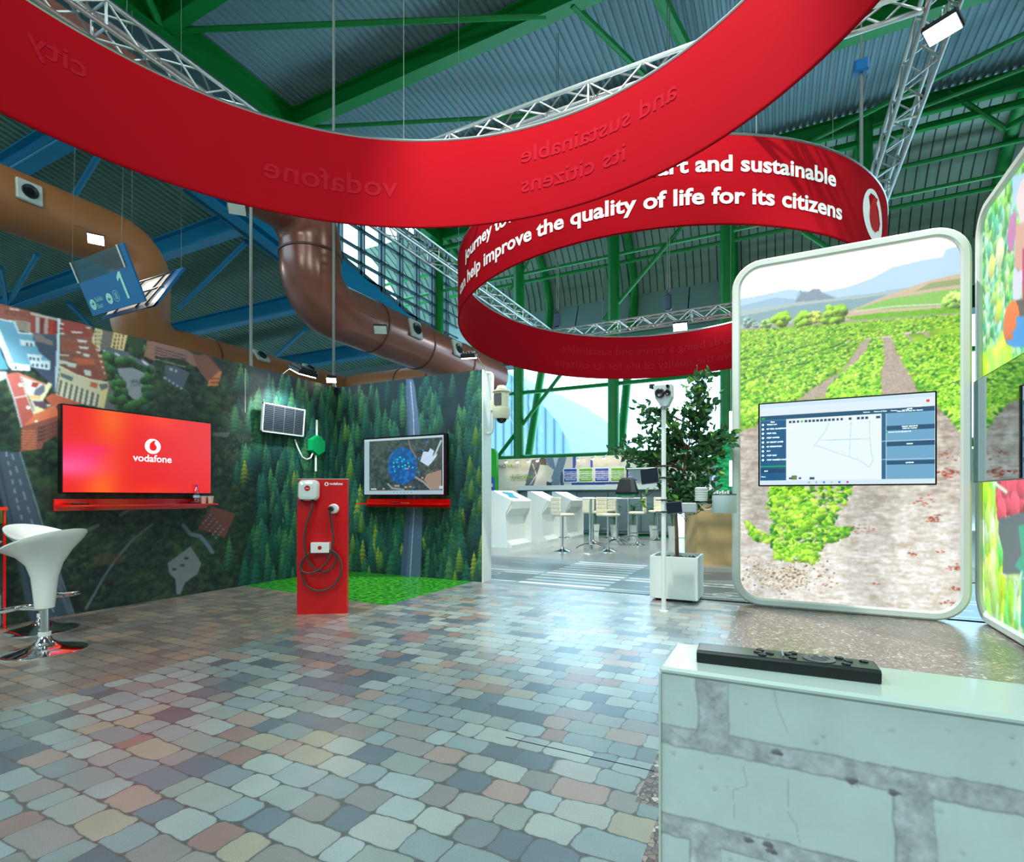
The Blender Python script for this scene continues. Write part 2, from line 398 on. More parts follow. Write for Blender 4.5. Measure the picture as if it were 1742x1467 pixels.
    def build(s, name, m, parent=None, world=True, keep=None):
        me = bpy.data.meshes.new(name); H, W = s.H, s.W
        co = np.stack(s.P, -1).reshape(-1, 3).astype(float)
        if parent is not None:
            T = np.array(chain(parent).inverted()); co = co @ T[:3, :3].T + T[:3, 3]
        i = np.arange(H * W).reshape(H, W); q = np.stack([i[:-1, :-1], i[:-1, 1:], i[1:, 1:], i[1:, :-1]], -1).reshape(-1, 4)
        if keep is not None:
            k = keep(s.UU, s.VV); k = (k[:-1, :-1] & k[:-1, 1:] & k[1:, 1:] & k[1:, :-1]).reshape(-1); q = q[k]
        me.vertices.add(H * W); me.vertices.foreach_set('co', co.ravel())
        me.loops.add(q.size); me.loops.foreach_set('vertex_index', q.ravel().astype(np.int32))
        me.polygons.add(len(q)); me.polygons.foreach_set('loop_start', (np.arange(len(q)) * 4).astype(np.int32))
        try: me.polygons.foreach_set('loop_total', np.full(len(q), 4, np.int32))
        except Exception: pass
        me.update(calc_edges=True)
        at = me.color_attributes.new('print', 'FLOAT_COLOR', 'POINT')
        c = np.clip(s.a, 0, 1); c = np.where(c <= .04045, c / 12.92, ((c + .055) / 1.055) ** 2.4)
        rgba = np.ones((H * W, 4), np.float32); rgba[:, :3] = c.reshape(-1, 3); at.data.foreach_set('color', rgba.ravel())
        me.materials.append(m); o = bpy.data.objects.new(name, me); COL.objects.link(o)
        if parent is not None: o.parent = parent
        return o

# ================================================================== THE HALL
def sheet(name, poly, z, m):
    b = MB(); b.add([(x, y, z) for x, y in poly], [tuple(range(len(poly)))]); return struct(b.build(name, m))
PAL = [(142, 148, 144), (156, 160, 154), (128, 136, 134), (146, 142, 138), (104, 114, 120), (160, 162, 154), (136, 144, 144), (158, 132, 122), (116, 122, 122), (140, 130, 126),
       (154, 158, 154), (88, 96, 102), (138, 142, 134), (146, 152, 150), (158, 146, 128), (124, 132, 134), (160, 158, 150), (132, 124, 120), (96, 106, 112), (150, 150, 144), (144, 112, 104), (130, 138, 138)]
PAL = [(int(r_ * .95), g_, int(b_ * 1.02)) for (r_, g_, b_) in PAL]
M['cobble'] = cobble_mat('cobblestone_vinyl', .175, .142, PAL, (44, 48, 46), warp=.018, rad=.028, gap=.0034)
PAL2 = [(134, 122, 112), (120, 112, 104), (146, 132, 118), (112, 108, 102), (128, 118, 112), (140, 116, 100), (126, 124, 116), (150, 128, 112), (108, 100, 96)]
M['cobble2'] = cobble_mat('small_cobble_vinyl', .14, .125, PAL2, (52, 50, 48), warp=.008, off=.08, rad=.02, gap=.004, rough=.32, wv=.08)
def rock_mat():
    m = bpy.data.materials.new('gravel_vinyl'); m.use_nodes = True; N = NT(m); nt = m.node_tree; b = nt.nodes['Principled BSDF']
    g = N.node('ShaderNodeNewGeometry'); v = N.node('ShaderNodeTexVoronoi', Vector=g.outputs['Position'], Scale=42.0); v2 = N.node('ShaderNodeTexVoronoi', Vector=g.outputs['Position'], Scale=42.0, feature='DISTANCE_TO_EDGE')
    sc = N.node('ShaderNodeSeparateColor', Color=v.outputs['Color'])
    c = N.ramp(sc.outputs[0], [(0, (92, 80, 78)), (.2, (128, 112, 104)), (.4, (108, 98, 98)), (.6, (150, 134, 122)), (.78, (122, 104, 98)), (.92, (186, 176, 164))], 'CONSTANT')
    mk = N.node('ShaderNodeMapRange'); nt.links.new(v2.outputs['Distance'], mk.inputs[0]); mk.inputs[1].default_value = .02; mk.inputs[2].default_value = .1
    nt.links.new(N.mix(mk.outputs[0], L3((58, 50, 50)), c), b.inputs['Base Color']); b.inputs['Roughness'].default_value = .4; vinyl(b); return m
M['gravel'] = rock_mat()
def turf_mat():
    m = bpy.data.materials.new('lawn_vinyl'); m.use_nodes = True; N = NT(m); nt = m.node_tree; b = nt.nodes['Principled BSDF']
    g = N.node('ShaderNodeNewGeometry'); mp = N.node('ShaderNodeMapping', Vector=g.outputs['Position'], Scale=(1, 1.6, 1)); n = N.node('ShaderNodeTexNoise', Vector=mp.outputs[0], Scale=14.0, Detail=6.0, Roughness=.75)
    nt.links.new(N.ramp(n.outputs[0], [(.36, (6, 44, 14)), (.47, (20, 104, 20)), (.56, (58, 160, 34)), (.7, (120, 205, 60))]), b.inputs['Base Color']); b.inputs['Roughness'].default_value = .32; return m
M['turf'] = turf_mat()
sheet('floor', [(-60, -30), (40, -30), (40, 24.9), (-60, 24.9)], -.012, mat('hall_floor', (120, 124, 118), .35, var=.1, scale=.7))
sheet('floor_cobbles', [(-3.87, -3), (-.40, -3), (-.40, 2.08), (-.50, 2.08), (-.50, 2.75), (-.40, 2.75), (-.36, 6.6), (-3.87, 6.5)], 0, M['cobble'])
sheet('floor_small_cobbles', [(-6.45, -3), (-3.87, -3), (-3.87, 4.62), (-6.45, 4.78)], 0, M['cobble2'])
sheet('floor_lawn_print', [(-6.45, 4.78), (-3.87, 4.62), (-3.87, 6.48), (-6.45, 6.48)], 0, M['turf'])
sheet('floor_gravel', [(-.50, 2.08), (-.40, 2.08), (-.40, -3), (3, -3), (3, 6.6), (-.36, 6.6), (-.40, 2.75), (-.50, 2.75)], 0, M['gravel'])
b = MB(); b.box(-1.21, -.48, 2.345, 2.351, .0002, .0012); struct(b.build('floor_seam', M['black']))

# road print beyond the booth
M['roadprint'] = canvas_mat('road_vinyl', .4); vinyl(M['roadprint'].node_tree.nodes['Principled BSDF'], .22); M['roadprint'].node_tree.nodes['Principled BSDF'].inputs['Coat Weight'].default_value = .45
cv = Canvas(-6.6, 2.4, 6.52, 9.55, .02, lambda u, v: (u, v, np.zeros_like(u)))
cv.fill((104, 122, 128)); cv.a *= (.94 + .12 * fbm(cv.H, cv.W, 30))[..., None]
WL = (218, 226, 226)
def rect(c, u0, u1, v0, v1, col, al=1): m_ = (c.UU > u0) & (c.UU < u1) & (c.VV > v0) & (c.VV < v1); c.a[m_] = c.a[m_] * (1 - al) + al * np.array(col) / 255.
for k in range(11): rect(cv, -3.27, -2.02, 6.70 + k * .255, 6.70 + k * .255 + .13, WL)
for (a0, a1) in ((-6.6, -3.32), (-1.95, 2.4)):
    rect(cv, a0, a1, 6.74, 6.79, WL); rect(cv, a0, a1, 7.55, 7.60, WL); rect(cv, a0, a1, 7.75, 7.80, WL)
for x in np.arange(-6.6, 2.4, 1.0):
    if not -3.9 < x < -2.1:
        rect(cv, x, x + .45, 7.13, 7.17, WL); rect(cv, x + .2, x + .7, 8.75, 8.79, WL)
for (cx_, cy_) in ((-4.0, 7.32), (-4.3, 7.32), (-.6, 6.95)):
    d = np.hypot(cv.UU - cx_, cv.VV - cy_); cv.a[(d < .12) & (d > .085)] = np.array(WL) / 255.
rect(cv, -4.3, -4.0, 7.34, 7.37, WL); rect(cv, -.8, -.4, 6.93, 6.97, WL)
struct(cv.build('floor_road_print', M['roadprint']))
sheet('floor_beige_carpet', [(-9, 9.56), (3, 9.56), (3, 15.95), (-9, 15.95)], 0, mat('beige_carpet', (160, 160, 156), .42, var=.05, scale=1, coat=.7))
sheet('floor_green_carpet', [(-9, 15.96), (3, 15.96), (3, 16.5), (-9, 16.5)], 0, mat('green_carpet', (0, 150, 96), .8))

# ---- booth walls with printed murals
M['mural'] = canvas_mat('mural_print', .5)
def px_crop(ox, oy, sc): return lambda P: [(ox + x / sc, oy + y / sc) for x, y in P]
q1 = px_crop(0, 510, 6.67); q2 = px_crop(230, 560, 4.839); q3 = px_crop(0, 650, 2.933); q4 = px_crop(0, 500, 2.528)
XW = -6.45
cv = Canvas(1.4, 6.48, 0, 3.0, .0065, lambda u, v: (np.full_like(u, XW), u, v))
n1 = fbm(cv.H, cv.W, 60); n2 = fbm(cv.H, cv.W, 14)
t = np.clip((n1 * .5 + n2 * .7 - .42) * 2.2, 0, 1)[..., None]
cv.a = np.array((20, 34, 34)) / 255. * (1 - t) + np.array((66, 92, 58)) / 255. * t
pa = [(46, 74, 48), (38, 64, 44), (58, 82, 50), (34, 54, 44), (72, 90, 54), (48, 62, 54)]
rnd = random.Random(3)
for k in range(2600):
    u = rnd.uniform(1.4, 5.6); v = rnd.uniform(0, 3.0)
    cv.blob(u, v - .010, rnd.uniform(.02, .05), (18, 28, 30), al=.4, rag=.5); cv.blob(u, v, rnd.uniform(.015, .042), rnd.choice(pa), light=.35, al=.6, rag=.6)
# roads, paths, squares
R1 = (66, 82, 98)
cv.poly(q3([(-60, 345), (95, 350), (200, 700), (360, 1170), (150, 1200), (40, 700)]), R1)
cv.stroke(q3([(100, 350), (215, 720), (380, 1190)]), 2.5, (120, 140, 156)); cv.stroke(q3([(30, 350), (90, 620), (190, 950), (280, 1180)]), 1.6, (190, 200, 206), dash=16)
cv.stroke(q3([(-10, 380), (60, 700), (160, 1060), (190, 1190)]), 2.5, (40, 52, 62)); cv.stroke(q3([(60, 360), (120, 560), (200, 840)]), 1.6, (160, 176, 186), dash=22)
cv.stroke(q3([(270, 900), (310, 1060), (360, 1180)]), 9, (92, 110, 122))
cv.stroke(q3([(430, 1130), (470, 1060), (520, 970), (590, 870), (660, 790), (760, 710)]), 4.5, (92, 100, 106)); cv.stroke(q3([(390, 760), (490, 715)]), 6, (100, 108, 112))
cv.stroke(q3([(600, 665), (690, 610)]), 6, (96, 100, 100)); cv.poly(q3([(470, 870), (600, 850), (620, 900), (480, 920)]), (84, 66, 48), .6)
cv.poly(q3([(835, 905), (950, 820), (1005, 905), (985, 960), (925, 1000), (900, 1060), (880, 1060), (875, 985), (845, 955)]), (120, 124, 128), nz=.1)
for (x, y) in ((870, 935), (910, 915), (930, 880)): cv.stroke(q3([(x - 6, y), (x + 6, y)]), 4, (50, 60, 60))
cv.stroke(q3([(915, 715), (950, 760), (1000, 770), (1040, 820), (1060, 850)]), 7, (96, 116, 130)); cv.poly(q3([(985, 735), (1055, 620), (1175, 660), (1120, 780), (1080, 760)]), (112, 66, 58))
for i in range(4):
    for j in range(5): cv.stroke(q3([(1012 + j * 16 + i * 12, 690 + j * 18 - i * 14 + 16), (1017 + j * 16 + i * 12, 690 + j * 18 - i * 14 + 16)]), 2.2, (120, 140, 160))
# street and square, top
cv.poly(q1([(1120, 540), (1300, 560), (1500, 600), (1760, 760), (1760, 830), (1500, 690), (1200, 640)]), (92, 98, 106)); cv.poly(q1([(1180, 700), (1320, 1100), (1330, 1260), (1180, 1300)]), (104, 106, 104))
cv.poly(q1([(1320, 780), (1500, 770), (1640, 830), (1665, 1000), (1600, 1160), (1500, 1120), (1430, 1050), (1400, 950)]), (136, 142, 148), nz=.06)
for k in range(14): cv.stroke(q1([(1510 + rnd.uniform(-40, 80), 930 + rnd.uniform(-40, 60)), (1522 + rnd.uniform(-40, 80), 935 + rnd.uniform(-40, 60))]), 1.2, (90, 96, 104))
for (x, y) in ((1310, 610), (1620, 700), (1180, 580), (1640, 720)): cv.stroke(q1([(x, y), (x + 40, y + 22)]), 3.5, (190, 198, 204))
cv.poly(q2([(240, 300), (330, 300), (450, 360), (390, 500), (250, 420)]), (76, 84, 98)); cv.stroke(q2([(290, 330), (350, 350)]), 4, (150, 165, 180), dash=8); cv.stroke(q2([(240, 400), (380, 490)]), 4, (130, 150, 165), dash=8)
cv.poly(q2([(640, 850), (780, 850), (760, 890), (640, 880)]), (96, 100, 92), .8)
for (u0, u1, v0, v1, n) in ((0, 0, 0, 0, 0),): pass
for k in range(150):   # street trees
    x, y = rnd.choice([(1180 + rnd.gauss(30, 30), 640 + rnd.uniform(0, 250)), (1330 + rnd.gauss(20, 40), 850 + rnd.uniform(0, 420)), (1680 + rnd.gauss(0, 30), 780 + rnd.uniform(0, 500)), (1460 + rnd.gauss(0, 50), 1150 + rnd.uniform(0, 120)), (1390 + rnd.gauss(0, 50), 700), (1590 + rnd.gauss(0, 30), 560 + rnd.uniform(0, 60))])
    p = on_x(*q1([(x, y)])[0], XW); cv.blob(p.y, p.z, rnd.uniform(.03, .055), rnd.choice([(46, 84, 50), (60, 96, 52), (36, 66, 48)]), light=.6)
# long brick block
cv.poly(q2([(95, 95), (250, 110), (430, 175), (490, 210), (600, 215), (640, 300), (560, 330), (470, 300), (400, 250), (250, 235), (75, 215)]), (136, 100, 92))
for r_ in range(4):
    for c_ in range(20): cv.stroke(q2([(92 + c_ * 17, 128 + r_ * 24 + c_ * 5.0), (99 + c_ * 17, 129 + r_ * 24 + c_ * 5.0)]), 1.7, (62, 48, 50))
for c_ in range(20): cv.stroke(q2([(80 + c_ * 17, 225 + c_ * 4.5), (90 + c_ * 17, 226 + c_ * 4.5)]), 1.5, (170, 140, 128))
cv.poly(q2([(470, 210), (600, 215), (715, 350), (690, 350), (600, 440), (520, 330)]), (122, 78, 68)); cv.poly(q2([(690, 345), (716, 352), (680, 468), (598, 470), (600, 430)]), (196, 112, 72))
for r_ in range(2):
    for c_ in range(4): cv.stroke(q2([(628 + c_ * 18, 408 + r_ * 32), (632 + c_ * 18, 409 + r_ * 32)]), 2.2, (90, 48, 40))
cv.stroke(q2([(600, 215), (716, 350)]), 1.8, (80, 52, 50))
# city blocks, top left
cv.poly(q1([(-400, -60), (0, 45), (350, 130), (665, 225), (640, 420), (370, 385), (0, 300), (-400, 260)]), (140, 82, 72), nz=.2)
cv.poly(q1([(-400, 0), (350, 150), (350, 225), (0, 205), (-400, 160)]), (150, 90, 78), nz=.1)
for r_ in range(3):
    for c_ in range(12): cv.stroke(q1([(60 + c_ * 25, 118 + r_ * 22 + c_ * 4), (70 + c_ * 25, 119 + r_ * 22 + c_ * 4)]), 1.4, (96, 50, 46))
cv.poly(q1([(110, 90), (215, 108), (215, 128), (110, 112)]), (214, 190, 170)); cv.poly(q1([(350, 140), (665, 222), (665, 250), (350, 168)]), (186, 176, 172))
cv.poly(q1([(160, 225), (350, 262), (350, 375), (215, 345)]), (176, 160, 150))
for r_ in range(4):
    for c_ in range(8): cv.stroke(q1([(196 + c_ * 19, 254 + r_ * 24 + c_ * 3), (203 + c_ * 19, 255 + r_ * 24 + c_ * 3)]), 1.5, (92, 84, 86))
for k, c in enumerate(((150, 70, 60), (178, 172, 170), (120, 48, 42), (172, 150, 140), (176, 64, 44), (150, 54, 42))):
    cv.poly(q1([(355 + k * 50, 180 + k * 11), (405 + k * 50, 190 + k * 11), (400 + k * 48, 380 + k * 4), (352 + k * 48, 374 + k * 4)]), c, nz=.1)
for r_ in range(6):
    for c_ in range(5): cv.stroke(q1([(550 + c_ * 20, 220 + r_ * 26 + c_ * 5), (557 + c_ * 20, 221 + r_ * 26 + c_ * 5)]), 1.4, (104, 36, 30))
cv.poly(q1([(365, 380), (640, 400), (622, 1070), (560, 940), (350, 740)]), (66, 82, 104), nz=.06); cv.poly(q1([(370, 390), (470, 392), (520, 440), (600, 470), (600, 520), (400, 470)]), (128, 118, 116))
cv.poly(q1([(655, 212), (684, 218), (676, 770), (626, 1075), (622, 900), (640, 560)]), (196, 214, 228))
# white market building
cv.poly(q1([(-400, 150), (0, 222), (160, 250), (215, 375), (370, 388), (380, 460), (450, 600), (560, 690), (560, 720), (350, 742), (150, 720), (-60, 330), (-400, 300)]), (112, 168, 196)); cv.poly(q1([(-400, 300), (-60, 330), (20, 620), (100, 790), (-60, 800), (-400, 700)]), (74, 138, 178))
cv.poly(q1([(-60, 310), (0, 340), (150, 720), (140, 800), (100, 760), (20, 560), (-60, 420)]), (226, 238, 242)); cv.poly(q1([(150, 720), (350, 742), (350, 812), (138, 800)]), (216, 230, 236)); cv.stroke(q1([(0, 222), (160, 250), (215, 375), (370, 388)]), 2.6, (226, 236, 240))
cv.poly(q1([(305, 615), (475, 630), (470, 690), (570, 695), (566, 800), (362, 770)]), (214, 228, 238)); cv.poly(q1([(220, 450), (400, 475), (395, 528), (240, 520)]), (214, 228, 238))
for (x, y) in ((345, 665), (385, 670), (435, 675), (378, 740), (425, 745), (475, 747), (525, 752), (305, 504), (352, 508), (180, 770)): cv.stroke(q1([(x, y - 6), (x, y + 10)]), 3, (36, 54, 84))
# red roofed block
cv.poly(q1([(-400, 780), (80, 820), (60, 900), (-400, 1100)]), (170, 190, 200))
cv.poly(q1([(60, 845), (200, 820), (230, 850), (300, 1085), (390, 1310), (620, 1190), (700, 1310), (690, 1330), (380, 1465), (240, 1450), (160, 1130)]), (176, 96, 90), nz=.08)
cv.poly(q1([(385, 1310), (620, 1188), (692, 1305), (380, 1462), (270, 1440)]), (204, 112, 78), nz=.08); cv.poly(q1([(165, 1120), (310, 1098), (392, 1300), (270, 1440), (245, 1440)]), (168, 86, 76), nz=.08)
cv.stroke(q1([(60, 845), (160, 1125), (245, 1450), (380, 1465), (695, 1335)]), 3, (176, 180, 196)); cv.stroke(q1([(165, 1115), (300, 1090)]), 2.4, (200, 190, 190)); cv.stroke(q1([(230, 850), (300, 1085), (390, 1310)]), 2, (208, 200, 196))
cv.poly(q1([(250, 870), (545, 965), (560, 935), (592, 962), (480, 1140), (330, 1110), (300, 1060)]), (206, 208, 204)); cv.poly(q1([(330, 1110), (480, 1140), (520, 1180), (600, 1190), (400, 1300)]), (196, 190, 170))
cv.poly(q1([(200, 820), (540, 960), (530, 972), (240, 872)]), (196, 120, 100)); cv.poly(q1([(370, 935), (445, 945), (410, 1000), (355, 985)]), (160, 62, 46)); cv.poly(q1([(545, 935), (592, 965), (490, 1145), (456, 1130)]), (226, 222, 178)); cv.poly(q1([(330, 1085), (460, 1095), (455, 1130), (330, 1120)]), (222, 178, 112)); cv.poly(q1([(400, 1020), (500, 960), (510, 1040), (450, 1090), (380, 1080)]), (104, 106, 120)); cv.poly(q1([(370, 1150), (520, 1160), (540, 1240), (420, 1230)]), (92, 70, 90)); cv.poly(q1([(410, 1205), (515, 1250), (380, 1305)]), (222, 214, 160))
cv.poly(q1([(590, 1062), (960, 1190), (700, 1190), (640, 1210), (560, 1180), (510, 1120)]), (180, 92, 68), nz=.08)
for (x, y) in ((225, 965), (312, 1222), (410, 1385)): cv.stroke(q1([(x, y), (x + 12, y + 6)]), 5.5, (230, 230, 228))
cv.poly(q4([(95, 572), (262, 522), (262, 600), (190, 640), (180, 668), (88, 680)]), (132, 78, 66))
for k in range(8): cv.stroke(q4([(92, 590 + k * 11), (155, 590 + k * 11)]), 2, (196, 112, 84))
for r_ in range(4):
    for c_ in range(9): cv.stroke(q4([(168 + c_ * 10, 576 + r_ * 17 - c_ * 3.2), (168 + c_ * 10, 583 + r_ * 17 - c_ * 3.2)]), 2, (52, 42, 50))
# roofscape and cream facade
cv.poly(q1([(684, 222), (800, 250), (1040, 300), (1100, 560), (1175, 690), (1225, 900), (1140, 925), (850, 852), (684, 752)]), (138, 82, 66), nz=.25)
for k in range(9): y = 290 + k * 52; cv.poly(q1([(690, y), (860 + k * 8, y + 24), (860 + k * 8, y + 46), (690, y + 24)]), rnd.choice([(150, 84, 70), (112, 82, 70), (128, 94, 80), (158, 76, 60)]), nz=.1)
cv.poly(q1([(690, 225), (960, 270), (1040, 420), (780, 400), (690, 330)]), (142, 62, 56), nz=.15); cv.poly(q1([(820, 660), (1060, 670), (1090, 760), (900, 740)]), (184, 96, 66), nz=.1); cv.poly(q1([(920, 740), (1080, 740), (1140, 920), (1030, 920), (850, 850)]), (134, 74, 64), nz=.1)
for (x, y, a_, b_) in ((700, 275, 30, 14), (700, 385, 34, 12), (870, 370, 70, 14), (930, 470, 60, 20), (950, 545, 60, 18), (980, 630, 40, 22), (720, 710, 60, 26), (810, 740, 60, 36), (700, 330, 20, 10), (995, 830, 45, 42), (1000, 320, 30, 10), (730, 630, 60, 10), (890, 600, 30, 14)): cv.poly(q1([(x - a_, y - b_), (x + a_, y - b_ * .4), (x + a_ * .8, y + b_), (x - a_ * .7, y + b_ * .6)]), (196, 204, 202))
for k in range(7): cv.poly(q1([(1040 + k * 22, 420 + k * 66), (1110 + k * 14, 430 + k * 66), (1110 + k * 14, 456 + k * 66), (1050 + k * 22, 450 + k * 66)]), (206, 190, 170)); cv.poly(q1([(1040 + k * 22, 460 + k * 66), (1100 + k * 14, 464 + k * 66), (1110 + k * 14, 480 + k * 66), (1050 + k * 22, 482 + k * 66)]), (170, 86, 62))
cv.poly(q1([(684, 752), (860, 845), (1030, 900), (1225, 930), (1180, 1235), (960, 1192), (636, 1078)]), (208, 200, 168)); cv.poly(q1([(1225, 930), (1235, 985), (1180, 1240), (1120, 1225), (1150, 1000)]), (218, 200, 140))
cv.poly(q1([(690, 830), (830, 880), (820, 930), (686, 870)]), (96, 116, 124)); cv.stroke(q1([(684, 756), (860, 848), (1030, 905)]), 2, (228, 222, 198)); cv.poly(q1([(1030, 930), (1110, 950), (1100, 1010), (1020, 985)]), (196, 104, 76)); cv.poly(q1([(1120, 960), (1220, 950), (1225, 1000), (1150, 1030)]), (110, 108, 104))
for r_ in range(4):
    for c_ in range(8): cv.stroke(q1([(692 + c_ * 60 - r_ * 8, 925 + c_ * 23 + r_ * 42), (692 + c_ * 60 - r_ * 8, 945 + c_ * 23 + r_ * 42)]), 4, (92, 96, 98))
for c_ in range(8): cv.stroke(q1([(722 + c_ * 60, 930 + c_ * 23), (700 + c_ * 60, 1100 + c_ * 18)]), 1.2, (226, 220, 190))
cv.poly(q1([(1080, 318), (1168, 340), (1135, 570), (1040, 480)]), (206, 190, 144)); cv.poly(q1([(1290, 370), (1448, 402), (1405, 585), (1250, 545)]), (216, 188, 130)); cv.poly(q1([(1170, 340), (1290, 372), (1255, 545), (1140, 560)]), (110, 104, 96), nz=.2)
for r_ in range(4):
    for c_ in range(3):
        cv.stroke(q1([(1085 + c_ * 26, 360 + r_ * 44), (1085 + c_ * 26, 376 + r_ * 44)]), 2, (90, 84, 76)); cv.stroke(q1([(1315 + c_ * 42 - r_ * 8, 400 + r_ * 44), (1315 + c_ * 42 - r_ * 8, 418 + r_ * 44)]), 2.6, (84, 74, 64))
cv.poly(q1([(1450, 400), (1640, 460), (1620, 600), (1560, 610), (1430, 500)]), (46, 66, 44), nz=.5); cv.poly(q1([(1680, 480), (1760, 490), (1760, 700), (1630, 640)]), (140, 100, 86), nz=.15)
# forest fading in towards the corner
pinecols = [((6, 34, 36), (62, 132, 90)), ((8, 36, 42), (44, 120, 100)), ((8, 30, 38), (52, 108, 82)), ((12, 40, 40), (84, 150, 90)), ((6, 26, 34), (36, 96, 84))]
def forest(cv, ua, ub, n, seed, fade=None, yellow=.035):
    r = random.Random(seed); L = sorted([(r.uniform(-.1, 3.0), r.uniform(ua, ub)) for _ in range(n)], reverse=True)
    for v, u in L:
        if fade and r.random() > (u - ua) / fade: continue
        if v < 2.9:
            a_, b_ = r.choice(pinecols)
            if r.random() < yellow and v < 1.6: b_ = (178, 188, 66)
            h = r.uniform(.28, .50) * (1.25 - v * .12); cv.pine(u + r.uniform(-.02, .02), v - .16, h, h * r.uniform(.42, .62), a_, b_)
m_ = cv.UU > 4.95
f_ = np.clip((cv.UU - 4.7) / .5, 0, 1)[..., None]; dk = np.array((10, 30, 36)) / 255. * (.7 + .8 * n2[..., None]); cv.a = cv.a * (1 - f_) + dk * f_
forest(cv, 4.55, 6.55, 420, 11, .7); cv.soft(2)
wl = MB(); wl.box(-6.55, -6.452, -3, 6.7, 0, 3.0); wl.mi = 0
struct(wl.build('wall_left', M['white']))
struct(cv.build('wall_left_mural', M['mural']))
b = MB(); b.box(-6.4495, -6.4485, 4.795, 4.80, 2.35, 2.95); struct(b.build('wall_left_seam', M['white']))

cv = Canvas(-6.45, -3.72, 0, 3.0, .0065, lambda u, v: (u, np.full_like(u, 6.48), v))
n1 = fbm(cv.H, cv.W, 50)[..., None]; cv.a = np.array((8, 24, 30)) / 255. * (.5 + n1) + np.array((8, 16, 14)) / 255.
forest(cv, -6.5, -3.6, 520, 5)
qf = px_crop(580, 630, 3.964); qr = lambda P: P
def road(): 
    cv.poly(qf([(440, 60), (485, 60), (500, 120), (530, 380), (545, 640), (550, 960), (545, 1180), (535, 1400), (400, 1400), (425, 1120), (440, 940), (452, 640), (452, 400), (440, 200)]), (88, 108, 142), nz=.05)
    cv.poly(qf([(400, 1400), (425, 1120), (440, 940), (470, 940), (440, 1400)]), (60, 74, 104), .6); cv.poly(qf([(440, 60), (460, 60), (470, 640), (452, 640)]), (64, 80, 108), .5); cv.stroke(qf([(470, 80), (488, 300), (498, 640), (492, 960), (465, 1400)]), 1.3, (176, 200, 206))
road()
r = random.Random(9)
for k in range(46):   # trees leaning over the road's right bank
    v = 2.75 - k * .058; p = on_y(*qf([(552 + 60 * r.random(), 630)])[0], 6.48); u = p.x + .04 + .16 * r.random() - (.06 if v > 2.4 else 0); h = r.uniform(.2, .34); a_, b_ = r.choice(pinecols); cv.pine(u + .02, v - .15, h, h * .5, a_, b_)
for (x, y, s_) in ((65, 620, .36), (30, 380, .3), (140, 980, .34), (80, 1130, .34), (910, 400, .3), (870, 600, .3), (800, 1230, .36), (940, 860, .28), (270, 1240, .26), (930, 670, .26), (880, 760, .3), (190, 840, .2), (190, 1330, .2), (770, 1370, .24)):
    p = on_y(*qf([(x, y)])[0], 6.48); cv.pine(p.x, p.z - s_ * .8, s_, s_ * .62, (16, 60, 40), (150, 176, 70))
b = MB(); b.box(-6.45, -3.70, 6.482, 6.72, 0, 3.0); struct(b.build('wall_back', M['white']))
cv.soft(2); struct(cv.build('wall_back_mural', M['mural']))

# ---- hall shell: corrugated roofs, facade, far walls
def corrug(name, x0, x1, pitch, dep, fz, ys, m, along='Y'):
    b = MB(); n = int((x1 - x0) / pitch); prof = []
    for i in range(n): x = x0 + i * pitch; prof += [(x, 0), (x + pitch * .42, 0), (x + pitch * .55, dep), (x + pitch * .87, dep)]
    vs = [(x, y, fz(x, y) + d) for y in ys for (x, d) in prof]; k = len(prof)
    fs = [(j * k + i, j * k + i + 1, (j + 1) * k + i + 1, (j + 1) * k + i) for j in range(len(ys) - 1) for i in range(k - 1)]
    b.add(vs, fs); return struct(b.build(name, m))
corrug('ceiling', -16.6, 34, .24, .07, lambda x, y: 15.95, (-30, 24.3), M['roof'])
BZ = lambda x, y: 11.3 - .21 * (y - 16.7)
corrug('ceiling_blue_bay', -60, -16.7, .30, .07, BZ, (-2, 26), M['roof2'])
prof = [(28.4, 12.0), (28.15, 12.8), (27.6, 13.7), (26.8, 14.5), (25.7, 15.3), (24.2, 15.95)]
b = MB(); b.add([(x, y, z) for (y, z) in prof for x in (-22, 34)], [(2 * i, 2 * i + 1, 2 * i + 3, 2 * i + 2) for i in range(len(prof) - 1)]); struct(b.build('wall_far_cladding', M['cladding']))
b = MB()
for k in range(150):
    x = -21.9 + k * .37
    for (a_, c_) in zip(prof, prof[1:]): b.tube((x, a_[0] - .02, a_[1]), (x, c_[0] - .02, c_[1]), .022, 4, cap=False)
struct(b.build('wall_far_seams', M['clad_seam']))
b = MB()
for k in range(19):
    x = -22 + k * 3; b.add([(x + .03, 27.42, 9.75), (x + 2.97, 27.42, 9.75), (x + 2.97, 28.35, 12.05), (x + .03, 28.35, 12.05)], [(0, 1, 2, 3)])
struct(b.build('wall_far_band', M['band']))
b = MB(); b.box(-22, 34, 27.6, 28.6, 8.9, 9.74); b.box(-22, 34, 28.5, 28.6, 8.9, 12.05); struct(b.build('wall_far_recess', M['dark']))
b = MB(); b.tube((-12, 26.6, 9.15), (6, 26.6, 9.15), .42, 12)
for x in np.arange(-11, 6, 1.7): b.tube((x, 26.6, 9.15), (x + .12, 26.6, 9.15), .47, 12)
struct(b.build('wall_far_duct', M['alu']))
b = MB(); b.box(-22, 34, 25.2, 25.4, -.02, 3.0); struct(b.build('wall_far_base', M['white']))
